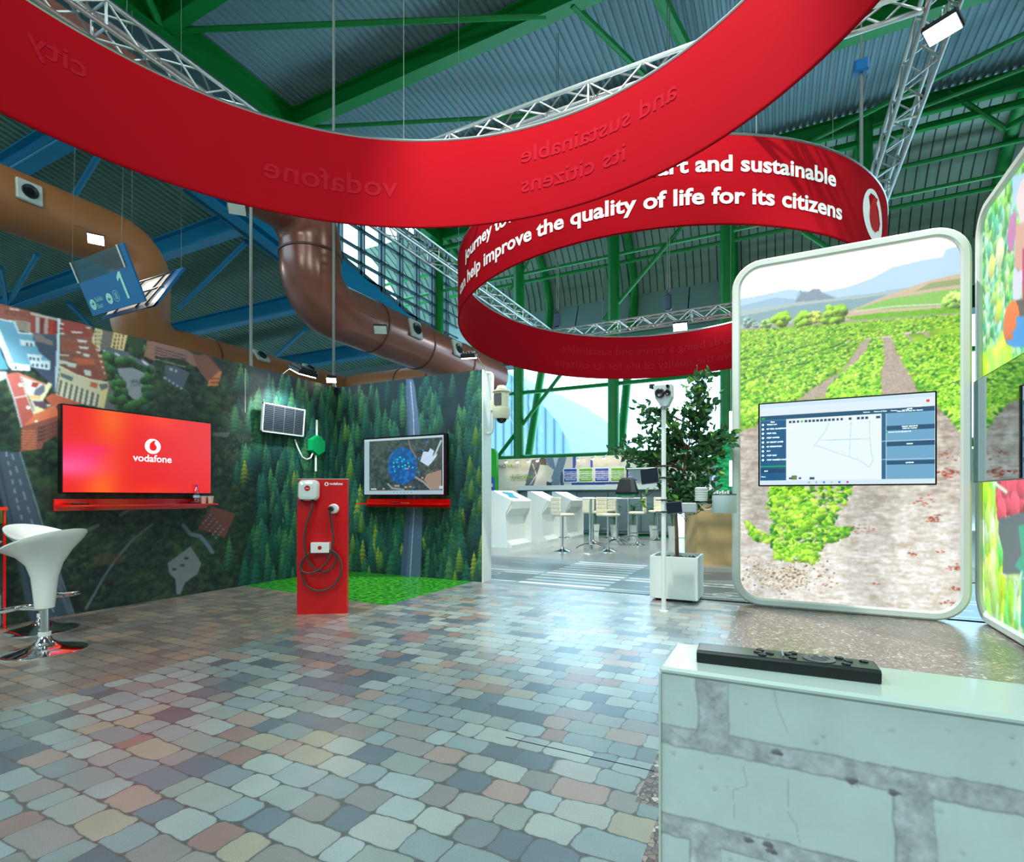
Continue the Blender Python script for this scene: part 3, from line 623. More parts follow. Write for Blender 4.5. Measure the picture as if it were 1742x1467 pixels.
# window strip behind the steel posts
wn = MB(); wn.add([(-22, 25.25, 3.1), (34, 25.25, 3.1), (34, 27.4, 9.0), (-22, 27.4, 9.0)], [(0, 1, 2, 3)]); struct(wn.build('window_1', M['glass']))
def beam(name, a, c, m, r=.12, n=10, label=None): b = MB(); b.tube(a, c, r, n); o = struct(b.build(name, m, smooth=n > 6)); return o
def ibeam(name, a, c, wd, ht, m):
    a = Vector(a); c = Vector(c); d = (c - a).normalized(); s_ = d.cross(Vector((0, 0, 1))).normalized(); u_ = s_.cross(d); L = (c - a).length
    T = Matrix.Translation(a) @ Matrix((d, s_, u_)).transposed().to_4x4(); b = MB(); t_ = ht * .06
    b.box(0, L, -wd / 2, wd / 2, 0, t_, T); b.box(0, L, -wd / 2, wd / 2, ht - t_, ht, T); b.box(0, L, -wd * .06, wd * .06, t_, ht - t_, T)
    return struct(b.build(name, m))
G = M['steel_green']; B = M['steel_blue']
PX_ = [-16.5 + 4.87 * k for k in range(8)]
ribp = [(25.25, 3.1), (26.7, 7.3), (27.6, 9.6), (28.1, 11.4), (28.15, 12.2), (27.7, 13.2), (27.0, 14.1), (25.8, 15.1), (24.1, 15.7)]
for x in PX_:
    beam('column', (x, 24, -.01), (x, 24, 15.6), G, .27, 14)
    b = MB(); b.path([(x, y - .15, z) for y, z in ribp], .22, 10); struct(b.build('rib_beam', G, smooth=True))
for (y, z, r_) in ((24, 3.15, .17), (24.05, 6.45, .1), (26.6, 13.15, .1), (26.0, 14.45, .1), (24, 12.4, .08)):
    beam('rail_beam', (-22 if z > 9 else -17, y, z), (34, y, z), G if z != 12.4 else G, r_, 8)
ibeam('edge_beam', (-16.5, 24, 15.2), (34, 24, 15.2), .35, .6, G)
ibeam('edge_beam', (-16.5, 24, 14.6), (34, 24, 14.6), .2, .2, G)
def brace(p, q, Y=24.0, r=.1, m=G): beam('brace_beam', on_y(*p, Y), on_y(*q, Y), m, r, 8)
brace((848, 776), (955, 636)); brace((1027, 545), (1165, 380)); brace((867, 494), (905, 437), r=.07); brace((1366, 394), (1410, 423)); brace((955, 636), (1010, 560))
brace((1612, 155), (1709, 219)); brace((1709, 219), (1760, 190)); brace((1470, 290), (1540, 215), r=.06)
for Y in (4.8, 9.5, 14.25, 19.1): ibeam('roof_beam', (-16.5, Y, 15.15), (34, Y, 15.15), .42, .7, G)
ibeam('roof_girder', (-16.5, -10, 15.0), (-16.5, 24, 15.0), .5, .85, G)
for (a_, c_, r_) in (((-16.5, 14.2, 15.2), (-4.6, 19.1, 15.2), .07), ((-5.2, 14.2, 15.2), (-3.4, 19.1, 15.2), .1), ((-3.15, 14.2, 15.3), (-2.2, 19.1, 15.3), .2), ((.9, 24, 15.2), (11.2, 19.1, 15.2), .09), ((-16.5, 9.5, 15.2), (-6, 14.2, 15.2), .08), ((-12.5, 4.8, 15.2), (-16.4, 9.4, 15.2), .12), ((2.95, 24, 15.2), (13, 21.5, 15.2), .07), ((-2.0, 24, 15.0), (-2.4, 19.2, 15.2), .1)):
    beam('brace_beam', a_, c_, G, r_, 8)
# blue bay
gb = lambda y: 10.0 - .22 * (y - 13.8)
b = MB(); b.prism([(-2, gb(-2)), (26, gb(26)), (26, BZ(0, 26)), (-2, BZ(0, -2))], lambda u, v: (-16.62, u, v), lambda u, v: (-16.45, u, v)); struct(b.build('blue_girder', B)); ibeam('blue_girder', (-16.35, -2, gb(-2)), (-16.35, 26, gb(26)), .6, .3, B)
for Y in (3.6, 8.0, 12.35, 16.9, 21.4): ibeam('blue_beam', (-60, Y, gb(Y) + .2), (-16.7, Y, gb(Y) + .2), .42, .75, B)
def on_blue(x, y): r_ = ray(x, y); return EYE + r_ * ((10.3 + .22 * 13.8 - 1.2) / (r_.z + .22 * r_.y))
for (p, q) in (((172, 258), (112, 355)), ((64, 433), (12, 520)), ((420, 411), (305, 524)), ((520, 560), (470, 605)), ((0, 455), (12, 520)), ((0, 300), (104, 240)), ((115, 515), (160, 560)), ((197, 520), (210, 565)), ((30, 520), (165, 478))):
    beam('blue_brace', on_blue(*p), on_blue(*q), B, .10, 8)
# clerestory between the two roofs
b = MB(); b.add([(-16.64, 15.2, BZ(0, 15.2)), (-16.64, 26, BZ(0, 26)), (-16.64, 26, 15.9), (-16.64, 15.2, 15.9)], [(0, 1, 2, 3)]); struct(b.build('window_2', M['glass']))
b = MB()
for y in np.arange(15.3, 26, 1.35): b.box(-16.66, -16.5, y - .06, y + .06, BZ(0, y) - .2, 15.9); b.box(-16.66, -16.5, y + .22, y + .27, BZ(0, y) - .2, 15.9)
for z in (10.4, 11.0, 11.6, 12.2, 13.1, 13.6, 14.5, 15.1): y0_ = max(15.2, 16.7 + (11.3 - z) / .21); b.box(-16.66, -16.5, y0_, 26, z - .045, z + .045)
b.box(-16.64, -16.5, -2, 15.2, 10.8, 15.9); b.prism([(15, BZ(0, 15) - .1), (26, BZ(0, 26) - .1), (26, BZ(0, 26) + .25), (15, BZ(0, 15) + .25)], lambda u, v: (-16.66, u, v), lambda u, v: (-16.5, u, v))
struct(b.build('window_2_frame', mat('window_frame_grey', (70, 92, 96), .5)))
b = MB(); b.box(-60.2, -60, -30, 40, 0, 14); struct(b.build('wall_blue_bay', M['band'])); b = MB(); b.box(-60, -17.2, 25.8, 26, 0, 9.4); struct(b.build('wall_blue_bay_end', M['band'])); b = MB(); b.box(-60, 34, -30.2, -30, 0, 16); struct(b.build('wall_rear', M['band']))
b = MB(); b.box(34, 34.2, -30, 28, 0, 16); struct(b.build('wall_right', M['band']))

# ================================================================== THINGS OF THE BOOTH
# ---- hanging ring banners
def ring_banner(c, r, zb, tx, ty, label):
    t = thing('ring_banner', label, 'banner', (c[0], c[1], zb))
    def P(a, rr, z): return Vector((c[0] + rr * math.cos(a), c[1] + rr * math.sin(a), zb + z + tx * r * math.cos(a) + ty * r * math.sin(a)))
    n = 160; b = MB(); L = []
    for (dr, z) in ((.012, 0), (.012, 1.0), (-.012, 1.0), (-.012, 0)): L.append([P(2 * PI * i / n, r + dr, z) for i in range(n)])
    b.loops(L); b.build('fabric_band', M['redcloth'], t, smooth=True, world=True)
    b = MB(); b.path([P(2 * PI * i / n, r, 1.012) for i in range(n)], .02, 6, True); b.build('top_rail', M['alu'], t, world=True, smooth=True)
    b = MB(); b.path([P(2 * PI * i / n, r, -.008) for i in range(n)], .014, 6, True); b.build('hem', M['redcloth'], t, world=True, smooth=True)
    b = MB()
    for k in range(4): a = .55 + k * PI / 2; b.tube(P(a, r, 1.0), P(a, r, 10.6), .004, 5)
    b.build('suspension_wire', M['rope'], t, world=True)
    return t, P
LINE1 = 'journey towards being a smart and sustainable city'; LINE2 = 'can help improve the quality of life for its citizens'
def ring_text(t, P, r, a_end, s, z0, size, out=True, m=None, name='lettering', k_w=1.0, bold=.026):
    b = MB(); rr = r + .0165 if out else r - .0165
    def fn(x, y): return P(a_end + 1.16 * x / r, rr, z0 + y)
    put_text(b, s, fn, size=size, width=None, bold=bold, align='R')
    return b.build(name, m or M['white_print'], t, world=True)
r2t, P2 = ring_banner((-2.0134, 9.6164), 3.4473, 4.2252, .00718, -.0327, 'far red ring banner showing white slogan lettering and a round emblem')
R2 = 3.4473
CIT = ' city'
ang = lambda d: math.radians(d)
ring_text(r2t, P2, R2, ang(319.8), 'journey towards being a smart and sustainable', .59, .255)
ring_text(r2t, P2, R2, ang(321.6), 'can help improve the quality of life for its citizens', .22, .262)
def ring_logo(t, P, r, a0, zc, R_):
    b = MB(); put_disc(b, lambda x, y: P(a0 + x / r, r + .0165, zc + y), R_, 40); o = b.build('emblem_disc', M['white_print'], t, world=True)
    b = MB(); put_drop(b, lambda x, y: P(a0 + x / r, r + .019, zc + y), R_ * .92); b.build('emblem_mark', M['red'], t, world=True)
ring_logo(r2t, P2, R2, ang(334.5), .50, .33)
# the same words on the far half, seen through the fabric from inside
def ghost(t, P, r, a_end, s, z0, size): return ring_text(t, P, r, a_end, s, z0, size, out=False, m=M['redghost'], name='show_through_lettering', bold=.012)
ghost(r2t, P2, R2, ang(139), 'journey towards being a smart and sustainable', .56, .255)
ghost(r2t, P2, R2, ang(142), 'help improve the quality of life for its citizens', .20, .262)
r1t, P1 = ring_banner((-2.2258, 2.2107), 3.3081, 4.2624, -.00904, .04696, 'near red ring banner overhead, seen from inside with faint reversed lettering')
R1_ = 3.3081
ghost(r1t, P1, R1_, ang(97), 'and sustainable', .62, .26); ghost(r1t, P1, R1_, ang(97), 'its citizens', .28, .26); ghost(r1t, P1, R1_, ang(148), 'vodafone', .34, .34); ghost(r1t, P1, R1_, ang(182), 'city', .62, .26)
ring_text(r1t, P1, R1_, ang(97), 'journey towards being a smart and sustainable', .62, .26)

# ---- box trusses
def truss(a, c, label, wd=.276, seg=.33):
    a = Vector(a); c = Vector(c); d = c - a; Ln = d.length; d.normalize(); s_ = Vector((0, 0, 1)).cross(d); u_ = Vector((0, 0, 1)); t = thing('box_truss', label, 'truss', a, 0, 'trusses of the hanging frame')
    Q = lambda x, i, j: a + d * x + s_ * (wd * i) + u_ * (wd * j)
    for (i, j) in ((0, 0), (1, 0), (0, 1), (1, 1)): b = MB(); b.tube(Q(0, i, j), Q(Ln, i, j), .025, 8); b.build('chord', M['alu'], t, True, True)
    n = max(2, int(Ln / seg)); st = Ln / n
    for (f0, f1) in (((0, 0), (1, 0)), ((0, 1), (1, 1)), ((0, 0), (0, 1)), ((1, 0), (1, 1))):
        b = MB()
        for k in range(n): p, q = (f0, f1) if k % 2 else (f1, f0); b.tube(Q(k * st, *p), Q((k + 1) * st, *q), .012, 5, cap=False)
        for k in range(0, n + 1, 6): b.tube(Q(min(k * st, Ln), *f0), Q(min(k * st, Ln), *f1), .014, 5, cap=False)
        b.build('lacing', M['alu'], t, False, True)
    return t
TZ = 6.04
truss((-6.174, -1.0, TZ), (-6.174, 15.0, TZ), 'long silver box truss running above the left mural wall')
truss((-6.14, 6.53 - .276, TZ), (1.30, 6.53 - .276, TZ), 'silver box truss crossing just above the near red ring')
truss((-6.14, 15.04, TZ), (1.30, 15.04, TZ), 'silver box truss farthest back, seen inside the far red ring')
truss((1.606, 6.3, TZ), (1.606, 15.0, TZ), 'silver box truss on the right descending behind the far red ring')

# ---- chain hoists
def hoist(p, label):
    t = thing('chain_hoist', label, 'hoist', p)
    b = MB(); b.bbox(-.09, .09, -.08, .08, .05, .48, .03); b.build('motor', mat('hoist_blue', (16, 44, 70), .4), t)
    b = MB(); b.path([(0, 0, .48), (-.03, 0, .56), (0, 0, .62)], .02, 6); b.build('hook', M['black'], t)
    for s_ in (-.03, .03): b = MB(); b.tube((s_, 0, .6), (s_, 0, 15.4 - p[2]), .012, 5); b.build('chain', M['rope'], t)
    return t
hoist((-6.0, 15.1, TZ + .3), 'dark blue chain hoist at the far left truss corner'); hoist((-2.7, 15.1, TZ + .3), 'dark blue chain hoist midway along the farthest truss')
h = on_y(1465, 115, 11.5)
t = thing('chain_hoist', 'small bright blue hoist hanging high beside the right truss', 'hoist', h)
b = MB(); b.bbox(-.12, .12, -.1, .1, -.12, .12, .03); b.build('motor', mat('hoist_bright', (30, 110, 170), .4), t); b = MB(); b.tube((0, 0, .1), (0, 0, 15.2 - h.z), .015, 6); b.build('chain', M['rope'], t); b = MB(); b.tube((0, 0, -.1), (0, 0, 6.3 - h.z), .03, 6); b.build('chain', M['rope'], t)
for (x, y, X, z0, lab) in ((427, 600, -6.62, 0.0, 'thin cable pair dropping behind the left mural wall'), (568, 600, -7.0, 0.0, 'pair of long grey chains dropping past the brown duct elbow')):
    p = on_x(x, y, X); t = thing('hanging_cable', lab, 'cable', (p.x, p.y, z0)); b = MB(); b.tube((0, 0, 0), (0, 0, (15.2 if x == 568 else 6.15) - z0), .02, 6); b.build('strand', M['rope'], t); b = MB(); b.tube((-.06, .04, 0), (-.06, .04, (15.2 if x == 568 else 6.15) - z0), .012, 6); b.build('strand', M['rope'], t)

# ---- ducts of the hall
def duct(paths, r, label, seams, nozzles, md='duct'):
    p0 = paths[0][0]; t = thing('air_duct', label, 'duct', p0)
    for P in paths: b = MB(); b.path(P, r, 28); b.build('duct_run', M[md], t, True, True)
    for (c_, d_) in seams:
        c_ = Vector(c_); d_ = Vector(d_).normalized(); b = MB(); q = d_.to_track_quat('Z', 'Y').to_matrix().to_4x4()
        b.lathe([(r - .005, -.025), (r + .022, -.02), (r + .022, .02), (r - .005, .025)], (0, 0, 0), 28, Matrix.Translation(c_) @ q); b.build('collar', M['duct_seam'], t, False, True)
    for (c_, sd) in nozzles:
        c_ = Vector(c_); b = MB(); a_ = math.radians(sd); nrm = Vector((math.cos(a_), 0, math.sin(a_))); q = nrm.to_track_quat('Z', 'Y').to_matrix().to_4x4(); T = Matrix.Translation(c_ + nrm * (r - .03)) @ q
        b.bbox(-.21, .21, -.21, .21, 0, .08, .02, T); o = b.build('nozzle_plate', mat('nozzle_grey', (170, 178, 170), .5), t, False, True)
        b = MB(); b.lathe([(.14, 0), (.13, .05), (.07, .03)], (0, 0, .07), 20, T); b.lathe([(.07, .10), (0.0, .1)], (0, 0, 0), 20, T); d2 = b.build('nozzle', M['black'], o)
        d2.data.transform(chain(o).inverted())
    return t
def bend(pts, k=8):
    out = []
    for i, p in enumerate(pts):
        p = Vector(p)
        if i in (0, len(pts) - 1): out.append(p); continue
        a = (Vector(pts[i - 1]) - p).normalized(); c = (Vector(pts[i + 1]) - p).normalized(); R_ = min((Vector(pts[i - 1]) - p).length, (Vector(pts[i + 1]) - p).length, 1.4) * .49 * BR
        for j in range(k + 1): th = PI / 2 * j / k; ce = p + a * R_ + c * R_; out.append(ce - c * R_ * math.cos(th) - a * R_ * math.sin(th))
    return out
BR = 1.0
duct([bend([(-8.0, -2, 6.65), (-8.0, 7.35, 6.65), (-8.0, 7.35, 4.95), (-8.0, 14.6, 4.95)])], .56, 'glossy brown air duct with elbow dropping beside the clerestory windows',
     [((-8, 7.35, 5.82), (0, 0, 1)),  ((-8, 9.0, 4.95), (0, 1, 0)), ((-8, 10.7, 4.95), (0, 1, 0)), ((-8, 12.6, 4.95), (0, 1, 0))], [((-8, 9.9, 4.95), 12), ((-8, 11.7, 4.95), 12)])
duct([bend([(-13.9, -4, 7.2), (-13.9, 7.5, 7.2), (-13.9, 7.5, 4.9), (-13.9, 14.6, 4.9)]), [(-13.3, 14.3, 4.9), (-9.3, 14.3, 4.9)]], .62, 'matte orange brown air duct farthest left, behind the blue sign',
     [((-13.9, 9.2, 4.9), (0, 1, 0)), ((-11.2, 14.3, 4.9), (1, 0, 0)), ((-9.9, 14.3, 4.9), (1, 0, 0))], [((-13.9, 5.1, 7.2), 5), ((-13.9, 10.5, 4.9), 40), ((-13.9, 12.3, 4.9), 40)], 'duct2')

# ---- hanging V-shaped sign
t = thing('hanging_sign', 'blue hanging sign with a large white 1 and direction arrows', 'sign', (-9.65, 4.9, 4.3))
s0 = Vector((-10.4, 4.85, 4.28)); s1 = Vector((-8.87, 4.85, 4.28)); TA = Vector((0, -.32, .78)); TB = Vector((0, .48, .80))
def pnl(u, v, V, off=0): return s0.lerp(s1, u) + V * v + V.cross(s1 - s0).normalized() * off
b = MB(); b.prism([(0, 0), (1, 0), (1, 1), (.92, 1), (.92, .62), (0, .62)], lambda u, v: pnl(u, v, TA), lambda u, v: pnl(u, v, TA, .03)); b.build('front_panel', M['signblue'], t, False, True)
b = MB(); b.prism([(0, .62), (.92, .62), (.92, 1), (0, 1)], lambda u, v: pnl(u, v, TA, .005), lambda u, v: pnl(u, v, TA, .02)); b.build('clear_panel', glass_mat('sign_acrylic', (.55, .6, .58), .15, .1), t, False, True)
b = MB(); b.tube(pnl(0, .62, TA), pnl(0, 1, TA), .015, 6); b.tube(pnl(.9, .62, TA, -.01), pnl(.9, 1, TA, -.01), .015, 6); b.build('clip', M['alu'], t, False, True)
def offB(u, v): return pnl(u, v, TB) + Vector((0, .12, -.03))
b = MB(); b.prism([(0, 0), (1, 0), (1, .12), (0, .12)], lambda u, v: offB(u, v), lambda u, v: offB(u, v) + Vector((0, .03, 0))); b.prism([(.86, 0), (1, 0), (1, 1), (.86, 1)], lambda u, v: offB(u, v), lambda u, v: offB(u, v) + Vector((0, .05, 0))); b.build('rear_frame', M['signblue'], t, False, True)
b = MB(); b.prism([(0, .1), (.86, .1), (.86, 1), (0, 1)], lambda u, v: offB(u, v) + Vector((0, .012, 0)), lambda u, v: offB(u, v) + Vector((0, .02, 0))); b.build('rear_panel', mat('sign_light_panel', (232, 205, 190), .5, emis=.25, var=.02), t, False, True)
b = MB()
for (u, v, u2, v2) in ((.2, .1, .3, 1), (.62, .1, .7, 1), (0, .55, .86, .55), (0, .95, .86, .95), (.8, .1, .84, 1)): b.tube(offB(u, v), offB(u2, v2), .014, 6)
b.build('strut', M['black'], t, False, True)
F_ = lambda du, dv, sc=1.0: (lambda x, y: pnl(du + x / 1.53, dv + y / .843, TA, -.004))
b = MB(); f2 = F_(.70, .12); b.add([f2(*q_) for q_ in ((.06, 0), (.12, 0), (.12, .40), (.07, .40), (-.02, .33), (-.02, .27), (.06, .32))], [tuple(range(7))]); o_ = b.build('numeral', M['signmint'], t, False, True)
b = MB(); put_text(b, 'Salida', F_(.17, .22), size=.10); put_text(b, 'Exit', F_(.17, .10), size=.10); b.build('lettering', M['signmint'], t, False, True)
b = MB(); put_disc(b, F_(.10, .19), .085, 24); put_disc(b, F_(.43, .21), .085, 24); b.build('arrow_disc', M['signmint'], t, False, True)
b = MB()
for (u_, s_) in ((.10, 1), (.43, -1)):
    f2 = lambda x, y, u_=u_: pnl(u_ + x / 1.53, .20 + y / .843, TA, -.008)
    b.add([f2(-.04 * s_, .007), f2(-.04 * s_, -.007), f2(.03 * s_, -.007), f2(.03 * s_, .007)], [(0, 1, 2, 3)]); b.add([f2(.045 * s_, 0), f2(.01 * s_, .035), f2(.01 * s_, -.035)], [(0, 1, 2)])
b.build('arrow', M['signblue'], t, False, True)
b = MB(); L = [[pnl(.56 + rr * math.cos(2 * PI * i / 24) / 1.53, .22 + rr * math.sin(2 * PI * i / 24) / .843, TA, -.004) for i in range(24)] for rr in (.085, .078)]; b.loops(L, False)
for x_ in (-.025, -.005, .02, .03): f2 = F_(.56 + x_ / 1.53, .22); b.add([f2(-.004, -.05), f2(.004, -.05), f2(.004, .05), f2(-.004, .05)], [(0, 1, 2, 3)])
b.build('restroom_symbol', M['signmint'], t, False, True)
b = MB()
for u_ in (.03, .97): b.tube(pnl(u_, .98, TA), pnl(u_, .98, TA) + Vector((0, .1, 4.9)), .003, 5); b.tube(offB(u_, .98), offB(u_, .98) + Vector((0, 0, 4.9)), .003, 5)
b.build('suspension_wire', M['rope'], t, False, True)

# ---- floodlights
def flood(p, aim, label, warm, power, wd=.22, arm=None, hidden=False):
    p = Vector(p); t = thing('floodlight', label, 'lamp', p); q = (Vector(aim) - p).to_track_quat('-Z', 'Y').to_matrix().to_4x4(); T = Matrix.Translation(p) @ q
    b = MB(); b.bbox(-wd / 2, wd / 2, -wd * .35, wd * .35, .012, .07, .01, T)
    for k in range(5): b.box(-wd * .4 + k * wd * .19, -wd * .37 + k * wd * .19, -wd * .3, wd * .3, .07, .1, T)
    b.build('housing', M['black'], t, False, True)
    b = MB(); b.box(-wd * .44, wd * .44, -wd * .3, wd * .3, 0, .012, T); b.build('diffuser', M['glow_warm' if warm else 'glow_cool'] if power else M['white'], t, False, True)
    if arm: b = MB(); b.path([p + Vector((0, 0, .06)), Vector(arm).lerp(p, .5) + Vector((0, 0, .1)), arm], .012, 6); b.build('arm', M['alu'], t, True, True)
    if power: s_ = spot('floodlight_beam', p - (q.to_3x3() @ Vector((0, 0, 1))) * .03, aim, power, (1, .9, .72) if warm else (.9, 1, .98), 105, .05, .8); s_.parent = t; s_.location = chain(t).inverted() @ s_.location
    return t
p = on_x(515, 646, -5.95); flood((p.x, p.y, 2.93), (-6.45, p.y, 1.9), 'white arm floodlight above the solar panel on the left mural', False, 110, .34, (-6.45, p.y + .1, 3.0))
p = on_y(798, 616, 6.1); flood((p.x, p.y, 3.06), (p.x - .1, 6.48, 1.7), 'warm floodlight above the right end of the forest wall', True, 8, .2, (p.x, 6.55, 3.0))
p = on_y(549, 650, 6.55); flood((-6.3, 6.2, 3.04), (-5.6, 5.4, 1.0), 'warm floodlight at the inner corner of the mural walls', True, 8, .16, (-6.5, 6.5, 3.0))
flood((-5.85, 1.75, 2.95), (-6.45, 1.9, 1.9), 'arm floodlight above the city mural out on the left', False, 140, .3, (-6.45, 1.9, 3.0))
p = on_x(163, 408, -12.4); flood(p, (-6, 2, 1), 'dazzling warm floodlight beside the blue hanging sign', True, 250, .3, (-13.27, p.y, p.z + .5))
p = on_x(647, 562, -7.15); flood(p, (-5, 5, 0), 'pale grey floodlight box under the glossy brown duct', False, 0, .28, (-7.42, p.y, 4.9))
p = on_x(403, 357, -7.6); flood(p, (-5, 3, 0), 'unlit pale floodlight box under the near red ring, by the duct', False, 0, .28, (-7.8, p.y, 6.10))
p = on_z(1598, 4, 5.9); flood((1.47, 6.62, 5.84), (.5, 5.0, 0), 'bright white floodlight at the top of the right truss', False, 330, .3, (1.47, 6.56, 6.03))
p = on_y(1157, 557, 14.9); flood(p, (-2, 12, 1.0), 'small white floodlight on the farthest truss, inside the far ring', False, 250, .4, (p.x, 15.05, 6.03))

# ---- wall screens, shelves
def screen(name, label, corners, depth, nrm, bezel=.02):
    """corners: world box (a0,a1,z0,z1) on plane; nrm 'x' or 'y' gives facing"""
# left red screen on the city mural
XS = -6.33
t = thing('wall_screen', 'wide red screen with white emblem on the city mural', 'screen', (-6.45, 3.45, 1.25))
b = MB(); b.bbox(-6.40, XS, 2.68, 4.24, 1.235, 2.13, .008); b.build('bezel', M['screen_black'], t, False, True)
b = MB(); b.box(-6.45, -6.40, 3.1, 3.8, 1.45, 1.9); b.build('bracket', M['black'], t, False, True)
cv = Canvas(2.695, 4.225, 1.25, 2.115, .01, lambda u, v: (np.full_like(u, XS + .002), u, v)); cv.fill((235, 6, 4))
U = (cv.UU - 2.695) / 1.53; V = (cv.VV - 1.25) / .865
def bl(u0, v0, ru, rv, c, al=1.0):
    k = np.exp(-(((U - u0) / ru) ** 2 + ((V - v0) / rv) ** 2) * 1.2)[..., None] * al; cv.a[:] = cv.a * (1 - k) + np.array(c) / 255. * k
bl(.28, .95, .14, .5, (250, 96, 0), .95); bl(.22, .05, .14, .45, (255, 110, 0), .9); bl(.6, .98, .2, .2, (255, 70, 0), .7); bl(.56, .0, .2, .12, (255, 70, 0), .6); bl(.08, .40, .2, .24, (255, 30, 130), .8); bl(.02, .3, .22, .14, (255, 90, 150), .9); bl(.2, .52, .07, .06, (255, 0, 150), .5); bl(.0, .9, .1, .2, (225, 0, 20), .8)
M['led'] = canvas_mat('led_picture', .25, 1.0)
cv.build('display', M['led'], t)
SW = glow('screen_white', (240, 236, 250), 1.0)
def onS(c_u, c_v, off=.004): return lambda x, y: Vector((XS + off, c_u + x, c_v + y))
b = MB(); put_disc(b, onS(3.54, 1.775), .085, 36); b.build('emblem_disc', SW, t, False, True)
b = MB(); put_drop(b, onS(3.54, 1.775, .006), .078); b.build('emblem_mark', glow('screen_red', (240, 8, 8), 1.0), t, False, True)
b = MB(); put_text(b, 'vodafone', onS(3.54, 1.60), size=.112, bold=.014, align='C'); b.build('lettering', SW, t, False, True)
M['redacrylic'] = mat('red_acrylic', (246, 14, 8), .15, var=0, coat=.5)
t = thing('wall_shelf', 'long red shelf under the wide red screen', 'shelf', (-6.45, 3.45, 1.06))
b = MB(); b.box(-6.449, -6.43, 2.67, 4.24, 1.06, 1.18); b.build('back_plate', M['redacrylic'], t, False, True); b = MB(); b.box(-6.43, -6.20, 2.67, 4.24, 1.105, 1.122); b.build('shelf_board', M['redacrylic'], t, False, True)
def remote(loc, rz, label): 
    t = thing('remote_control', label, 'remote', loc, rz); b = MB(); b.bbox(-.075, .075, -.02, .02, 0, .016, .004); b.build('body', M['black'], t); b = MB()
    for k in range(6): b.bbox(-.05 + k * .018, -.04 + k * .018, -.006, .006, .016, .019, .002)
    b.build('keypad', M['alu'], t); return t
remote((-6.30, 2.83, 1.122), PI / 2, 'black remote control at the left end of the red shelf'); remote((-6.32, 4.02, 1.122), PI / 2, 'dark remote lying beside the water bottle')
p = on_x(336, 855, -6.28)
t = thing('water_bottle', 'clear plastic water bottle with violet cap on the red shelf', 'bottle', (-6.30, p.y, 1.122))
b = MB(); b.lathe([(.03, 0), (.034, .01), (.033, .05), (.031, .055), (.034, .06), (.034, .13), (.030, .16), (.014, .195), (.013, .205)], n=20); b.build('bottle_body', M['clear'], t, True); b = MB(); b.lathe([(.016, .205), (.016, .225), (0.0, .226)], n=16); b.build('cap', mat('violet_cap', (90, 70, 200), .4), t, True)
b = MB(); b.lathe([(.0352, .07), (.0352, .10)], n=20); b.build('label_sleeve', mat('bottle_label', (170, 205, 235), .5), t, True)
def cup(loc, label): t = thing('paper_cup', label, 'cup', loc, 0, 'paper cups on the shelf'); b = MB(); b.lathe([(.026, 0), (.036, .085), (.037, .087), (.033, .084), (.024, .004)], n=20); b.build('cup_wall', mat('cup_card', (226, 208, 190), .6), t, True); b = MB(); b.lathe([(.0375, .082), (.0385, .086), (.0365, .089)], n=20); b.build('rim', mat('cup_rim', (236, 224, 206), .5), t, True); return t
cup((-6.29, on_x(346, 850, -6.29).y, 1.122), 'beige paper cup touching the water bottle'); cup((-6.27, on_x(358, 850, -6.27).y, 1.122), 'beige paper cup standing alone at the shelf end')

# map screen on the forest wall
YS = 6.36
t = thing('wall_screen', 'map screen with a blue circle on the forest wall', 'screen', (-5.0, 6.48, 1.23))
b = MB(); b.bbox(-5.79, -4.23, YS, 6.42, 1.225, 2.12, .008); b.build('bezel', M['screen_black'], t, False, True); b = MB(); b.box(-5.4, -4.7, 6.42, 6.48, 1.4, 1.9); b.build('bracket', M['black'], t, False, True)
cv = Canvas(-5.765, -4.285, 1.24, 2.095, .007, lambda u, v: (u, np.full_like(u, YS - .002), v)); qm = px_crop(590, 720, 8.295)
n1 = fbm(cv.H, cv.W, 30); n2 = fbm(cv.H, cv.W, 6); cv.a = (np.array((24, 52, 56)) / 255. * (1 - n1[..., None]) + np.array((88, 104, 96)) / 255. * n1[..., None]) * (.45 + 1.0 * n2[..., None])
cv.poly(qm([(1130, 720), (1330, 660), (1330, 940), (1180, 940), (1090, 800)]), (150, 132, 118), nz=.05); cv.poly(qm([(380, 270), (600, 260), (540, 400), (400, 500)]), (70, 86, 76), .7)
cv.stroke(qm([(960, 760), (1080, 830), (1180, 930)]), 3, (140, 150, 150)); cv.stroke(qm([(1330, 250), (1250, 430), (1180, 560)]), 3, (170, 190, 200)); cv.stroke(qm([(870, 240), (900, 360), (980, 480)]), 2, (140, 110, 100)); cv.stroke(qm([(580, 860), (640, 920), (800, 940)]), 3, (130, 146, 150))
cv.poly(qm([(1035, 540), (1080, 400), (1150, 410), (1175, 355), (1230, 390), (1210, 470), (1280, 430), (1260, 480), (1150, 610)]), (190, 215, 232), nz=.1)
k = ((cv.PX - (590 + 785 / 8.295)) / (205 / 8.295)) ** 2 + ((cv.PY - (720 + 605 / 8.295)) / (265 / 8.295)) ** 2 < 1; cv.a[k] = cv.a[k] * .15 + np.array((6, 84, 160)) / 255. * .85; k2 = k & (n2 > .56); cv.a[k2] = np.array((14, 112, 186)) / 255.
for (x, y) in ((752, 480), (712, 513), (808, 513), (778, 537), (663, 560), (708, 553), (868, 566), (822, 594), (660, 614), (730, 616), (785, 614), (876, 612), (930, 630), (828, 644), (676, 683)): cv.stroke(qm([(x - 1, y), (x + 1, y)]), 2.6, (20, 220, 190))
cv.stroke(qm([(856, 642), (860, 642)]), 3, (240, 110, 130))
for (x, y) in ((1135, 262), (1077, 383), (1015, 503), (985, 632), (1013, 695), (960, 770), (945, 908)): cv.stroke(qm([(x, y), (x + 2, y)]), 3, (10, 130, 220))
